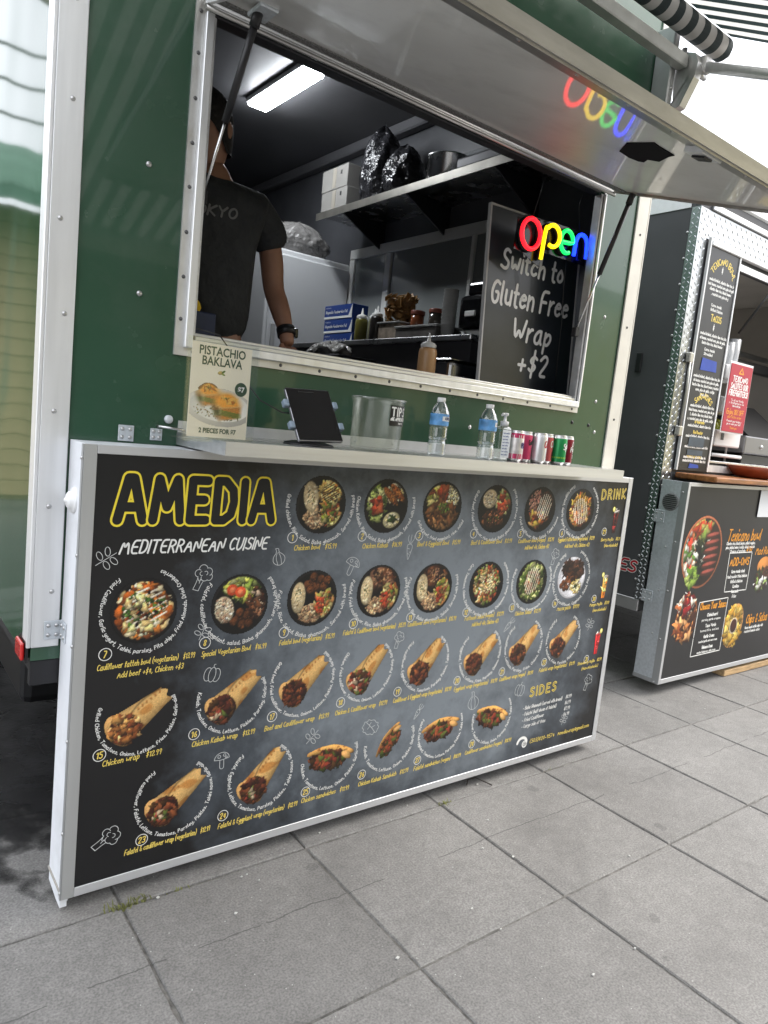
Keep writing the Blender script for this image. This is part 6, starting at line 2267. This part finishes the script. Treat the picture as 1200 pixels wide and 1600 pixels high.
MB().box(4.045, 4.345, NYW-.0195, NYW-.017, 1.59, 2.05).build('backing', WHITE, rs)
T = lambda x, z, l=0: (x, NYW-.0243-l*.00008, z)
m = MB()
for k, (t_, w2) in enumerate((('TEXICANO', .19), ('SALUTES OUR', .22), ('FIREFIGHTERS!', .24))):
    write(m, t_, .035, .0075, T, 4.195-w2/2, 1.925-.045*k, 0, w2, 0, None, 1.8, 1)
for k, w2 in enumerate((.16, .2, .1)):
    write(m, 'To all our firefighters we offer you our thanks'[k*9:k*9+18], .012, .0026, T, 4.195-w2/2, 1.80-.018*k, 0, w2, 0, None)
m.build('poster_lettering', INK_W, rs)
m = MB()
for k, w2 in enumerate((.19, .18)):
    write(m, 'Present your badge or wear your uniform'[k*16:k*16+20], .012, .0026, T, 4.195-w2/2, 1.665-.018*k, 0, w2, 0, None)
m.build('poster_lettering', INK_W, rs)
m = MB()
write(m, 'Enjoy 20% OFF', .032, .006, T, 4.08, 1.715, 0, .22, .1, None)
m.build('poster_lettering', INK_O, rs)
m = MB()
write(m, 'your entire order', .016, .003, T, 4.10, 1.69, 0, .18, .1, None)
m.build('poster_lettering', INK_O, rs)
m = MB()
write(m, 'Thank you', .014, .003, T, 4.15, 1.62, 0, .09, .1, None)
m.build('poster_lettering', INK_O, rs)
m = MB()
ribbon(m, [(4.17, 1.985), (4.195, 2.015), (4.215, 1.985)], .012, T, 1)
ribbon(m, [(4.165, 1.98), (4.222, 1.98)], .009, T, 3)
m.build('poster_emblem', INK_O, rs)
gr = thing('griddle', 'dark lidded griddle inside the black trailer', 'griddle', (4.95, .8, 1.401))
MB().box(4.62, 5.3, .60, 1.05, 1.40, 1.47, .006).build('shelf_base', BLACK, gr)
MB().box(4.6, 5.32, .58, 1.06, 1.4705, 1.60, .01, 2).build('griddle_body', mat('griddle_grey', (.22, .22, .23), .35, .7), gr)
MB().prism([(.6, 1.601), (1.05, 1.601), (1.05, 1.80), (.9, 1.84)], lambda y, z: (4.68, y, z), lambda y, z: (5.3, y, z)).build('lid', mat('lid_black', (.03, .03, .032), .3, .4), gr)
MB().screw((4.85, .58, 1.53), .018).build('knob', SCREW, gr)
o = MB().box(4.4, 5.6, 2.45, 2.59, 1.5, 2.0, .02).build('back_sheet', mat('pale_back', (.6, .58, .45), .6, var=(4, .3)))
tag(o, 'pale sheet on the back wall inside the black trailer', 'panel')
pp = MB().tube([(4.25, 1.2, 2.60), (4.26, 1.2, 2.38), (4.30, 1.2, 2.33), (4.36, 1.2, 2.31), (6.0, 1.2, 2.31)], .022, 10).build('gas_pipe', mat('pipe_grey', (.25, .25, .25), .4, .6))
tag(pp, 'grey pipe bending along the inside of the black trailer', 'pipe')
pp = MB().box(4.05, 6.3, .95, 1.0, 2.12, 2.2, .01).build('dark_rail', DARKM)
tag(pp, 'long dark rail hanging across the black trailer window', 'rail')
MB().tube([(4.06, .47, 2.22), (4.16, .3, 2.58)], .007, 8).build('gas_strut', BLACK, bt)

# ------------------------------------------------------------------ surroundings seen in the shiny panels
YB = mat('yellow_block', (.52, .43, .24), .8, var=(2, .12), bump=(40, .2, .01))
bb = thing('block_building', 'pale yellow block building with green tin awning mirrored in the trailer side', 'building', (-4.0, 8.2, GZ))
MB().box(-9, -.5, 8.3, 12, GZ, 3.55).build('wall', mat('mortar', (.4, .34, .2), .9), bb)
bme = MB().box(-.195, .195, 0, .03, -.095, .095, .006).build('block', YB, bb, True)
bme.location = (-1.0+4.0, 8.27-8.2, .1-GZ)
for j in range(18):
    for i in range(9):
        if i == 0 and j == 0:
            continue
        o = bme.copy()
        COL.objects.link(o)
        o.location = (-3.9+.4*i+(.2 if j % 2 else 0)+4.0-.0, .07, .1+.2*j-GZ)
MB().prism([(7.3, 3.45), (8.29, 4.15), (8.29, 4.3), (7.3, 3.6)], lambda y, z: (-9, y, z), lambda y, z: (-.3, y, z)).build('tin_awning', mat('green_tin', (.12, .22, .17), .5, .3, var=(6, .2)), bb)
for k in range(44):
    x = -9+.2*k
    MB().tube([(x, 7.29, 3.605), (x, 8.29, 4.305)], .03, 6).build('awning_rib', mat('green_tin'), bb) if x > -4 else None
MB().box(-1.05, -.95, 7.35, 7.45, GZ, 3.45).build('awning_post', mat('green_tin'), bb)
# tan shop fronts across the way, mirrored in the end wall
fb = thing('shop_building', 'tan shop building across the lot mirrored in the green wall', 'building', (14, -9.5, GZ))
MB().box(5, 26, -13, -9.5, GZ, 5.0).build('wall', mat('tan_stucco', (.82, .7, .34), .85, var=(1.5, .12)), fb)
MB().box(4.8, 26.2, -13.2, -9.3, 5.0, 5.3).build('roof', mat('brown_roof', (.12, .1, .08), .8), fb)
for k in range(2):
    w = MB().box(6.2+3.2*k, 8.4+3.2*k, -9.54, -9.46, .9, 2.9).build('window', mat('frame_dark', (.04, .04, .04), .5), fb)
    MB().box(6.3+3.2*k, 8.3+3.2*k, -9.455, -9.45, 1.0, 2.8).build('pane', mat('shop_glass', (.03, .04, .05), .05), w)
db = thing('dark_building', 'dark brown building behind the camera mirrored in the green wall', 'building', (-2, -9, GZ))
MB().box(-9, 4, -13, -9, GZ, 3.4).build('wall', mat('dark_timber', (.09, .08, .065), .8, var=(3, .2), stretch=(8, 1, .3)), db)
MB().prism([(-13.3, 3.4), (-8.6, 3.4), (-11, 4.6)], lambda y, z: (-9.3, y, z), lambda y, z: (4.3, y, z)).build('roof', mat('brown_roof'), db)
MB().box(1.0, 2.0, -9.0+.002, -8.96, GZ, 2.1).build('door', mat('door_green', (.05, .12, .09), .5), db)
# power pole and wires
po = thing('power_pole', 'timber power pole with wires mirrored in the trailer side', 'utility pole', (-3.2, 14, GZ))
MB().tube([(-3.2, 14, GZ), (-3.2, 14, 9.5)], [.16, .11], 12).build('pole', mat('pole_timber', (.12, .09, .06), .9), po)
MB().box(-4.3, -2.1, 13.95, 14.05, 8.6, 8.75).build('crossarm', mat('pole_timber'), po)
for k, (z, y) in enumerate(((8.2, 14), (7.6, 14), (7.0, 14))):
    pts = [(-30+3*i, y+.02*i, z-.5*math.sin(math.pi*i/18)) for i in range(19)]
    MB().tube(pts, .03, 6).build('wire', BLACK, po)
    MB().tube([(-3.2, 14-.12, z-.05), (-3.2, 14-.2, z+.05)], .04, 8).build('insulator', GALV, po)

def wet_and_shade_material():  # one dark colour for the wet ground and the trailer's shade
    m = mat('wet_and_shade_dark', (.016, .016, .017), .42, var=(9, .4), bump=(60, .4, .004))
    t = m.node_tree
    N, L = t.nodes, t.links
    g, n, mr = N.new('ShaderNodeNewGeometry'), N.new('ShaderNodeTexNoise'), N.new('ShaderNodeMapRange')
    n.inputs['Scale'].default_value = 6
    n.inputs['Detail'].default_value = 8
    L.new(g.outputs['Position'], n.inputs['Vector'])
    mr.inputs[1].default_value, mr.inputs[2].default_value = .36, .6
    mr.inputs[3].default_value, mr.inputs[4].default_value = .55, .97
    L.new(n.outputs[0], mr.inputs[0])
    vm = N.new('ShaderNodeVectorMath')
    vm.operation = 'SUBTRACT'
    vm.inputs[1].default_value = (.35, 1.75, GZ)
    L.new(g.outputs['Position'], vm.inputs[0])
    vs = N.new('ShaderNodeVectorMath')
    vs.operation = 'MULTIPLY'
    vs.inputs[1].default_value = (1/1.45, 1/1.62, 0)
    L.new(vm.outputs[0], vs.inputs[0])
    ln = N.new('ShaderNodeVectorMath')
    ln.operation = 'LENGTH'
    L.new(vs.outputs[0], ln.inputs[0])
    ad = N.new('ShaderNodeMath')
    ad.operation = 'MULTIPLY_ADD'
    ad.inputs[1].default_value = 1.1
    L.new(n.outputs[0], ad.inputs[0])
    L.new(ln.outputs['Value'], ad.inputs[2])
    fd = N.new('ShaderNodeMapRange')
    fd.inputs[1].default_value, fd.inputs[2].default_value = 1.28, 1.5
    fd.inputs[3].default_value, fd.inputs[4].default_value = 1, 0
    L.new(ad.outputs[0], fd.inputs[0])
    mu = N.new('ShaderNodeMath')
    mu.operation = 'MULTIPLY'
    L.new(mr.outputs[0], mu.inputs[0])
    L.new(fd.outputs[0], mu.inputs[1])
    L.new(mu.outputs[0], t.nodes['Principled BSDF'].inputs['Alpha'])
    return m


# wet stain with painted-in shade, beside and under the trailer
st = []
r = random.Random(8)
for k in range(40):
    a = 2*math.pi*k/40
    q = 1+.1*math.sin(3*a+1)+.06*math.sin(7*a)+r.uniform(-.03, .03)
    st.append((.35+1.6*q*math.cos(a), 1.75+1.75*q*math.sin(a)))
o = MB().prism(st, lambda x, y: (x, y, GZ+.0035), lambda x, y: (x, y, GZ+.005)).build('wet_and_shade_patch', wet_and_shade_material())
tag(o, kind='structure')

# weeds and litter in the joints
gm = MB()
r = random.Random(17)
for (cx, cy, n, s) in ((.16, -.045, 46, 1.0), (.22, -.04, 26, .8), (1.415, -.04, 26, .7), (1.425, -.06, 12, .6), (2.04, -.04, 10, .5), (.33, -.045, 14, .5)):
    for k in range(n):
        x, y = cx+r.gauss(0, .02), cy+r.gauss(0, .006)
        h, a = s*r.uniform(.008, .03), r.uniform(0, 6.28)
        dx, dy = h*.8*math.cos(a), h*.8*math.sin(a)
        w = .0018
        z = GZ-.006
        gm.add([(x-w, y, z), (x+w, y, z), (x+dx*.5+w, y+dy*.5, z+h*.8), (x+dx*.5-w, y+dy*.5, z+h*.8), (x+dx, y+dy, z+h)], [(0, 1, 2, 3), (3, 2, 4)])
tag(gm.build('joint_weeds', mat('dry_weed', (.16, .17, .06), .9, var=(30, .4))), 'dry weeds growing in the paving joints below the menu board', 'weeds', kind='stuff')
LT = [(1.75, -.1, 'white scrap of paper'), (2.2, .0, ''), (1.3, -.35, ''), (2.75, -.3, ''), (3.05, .25, '')]
lm_ = MB()
for k in range(42):
    x, y = r.uniform(.2, 4.2), r.uniform(-1.2, .2)
    s = r.uniform(.0015, .005)
    a = r.uniform(0, 3.14)
    q = [(x+s*1.6*math.cos(a+t)*r.uniform(.6, 1.2), y+s*math.sin(a+t)*r.uniform(.6, 1.2)) for t in (0, 1.5, 3.1, 4.6)]
    lm_.prism(q, lambda u, v: (u, v, GZ+.003), lambda u, v: (u, v, GZ+.006))
tag(lm_.build('litter', mat('litter_white', (.5, .5, .48), .8)), 'small white scraps scattered over the paving', 'litter', kind='stuff')
tw = MB().tube([(1.60, .02, GZ+.006), (1.63, .045, GZ+.012), (1.66, .03, GZ+.02), (1.68, -.005, GZ+.014), (1.70, -.03, GZ+.006)], .003, 6).build('twig', mat('twig_dark', (.04, .035, .03), .8))
tag(tw, 'thin dark curved twig on the paving under the menu board', 'twig')
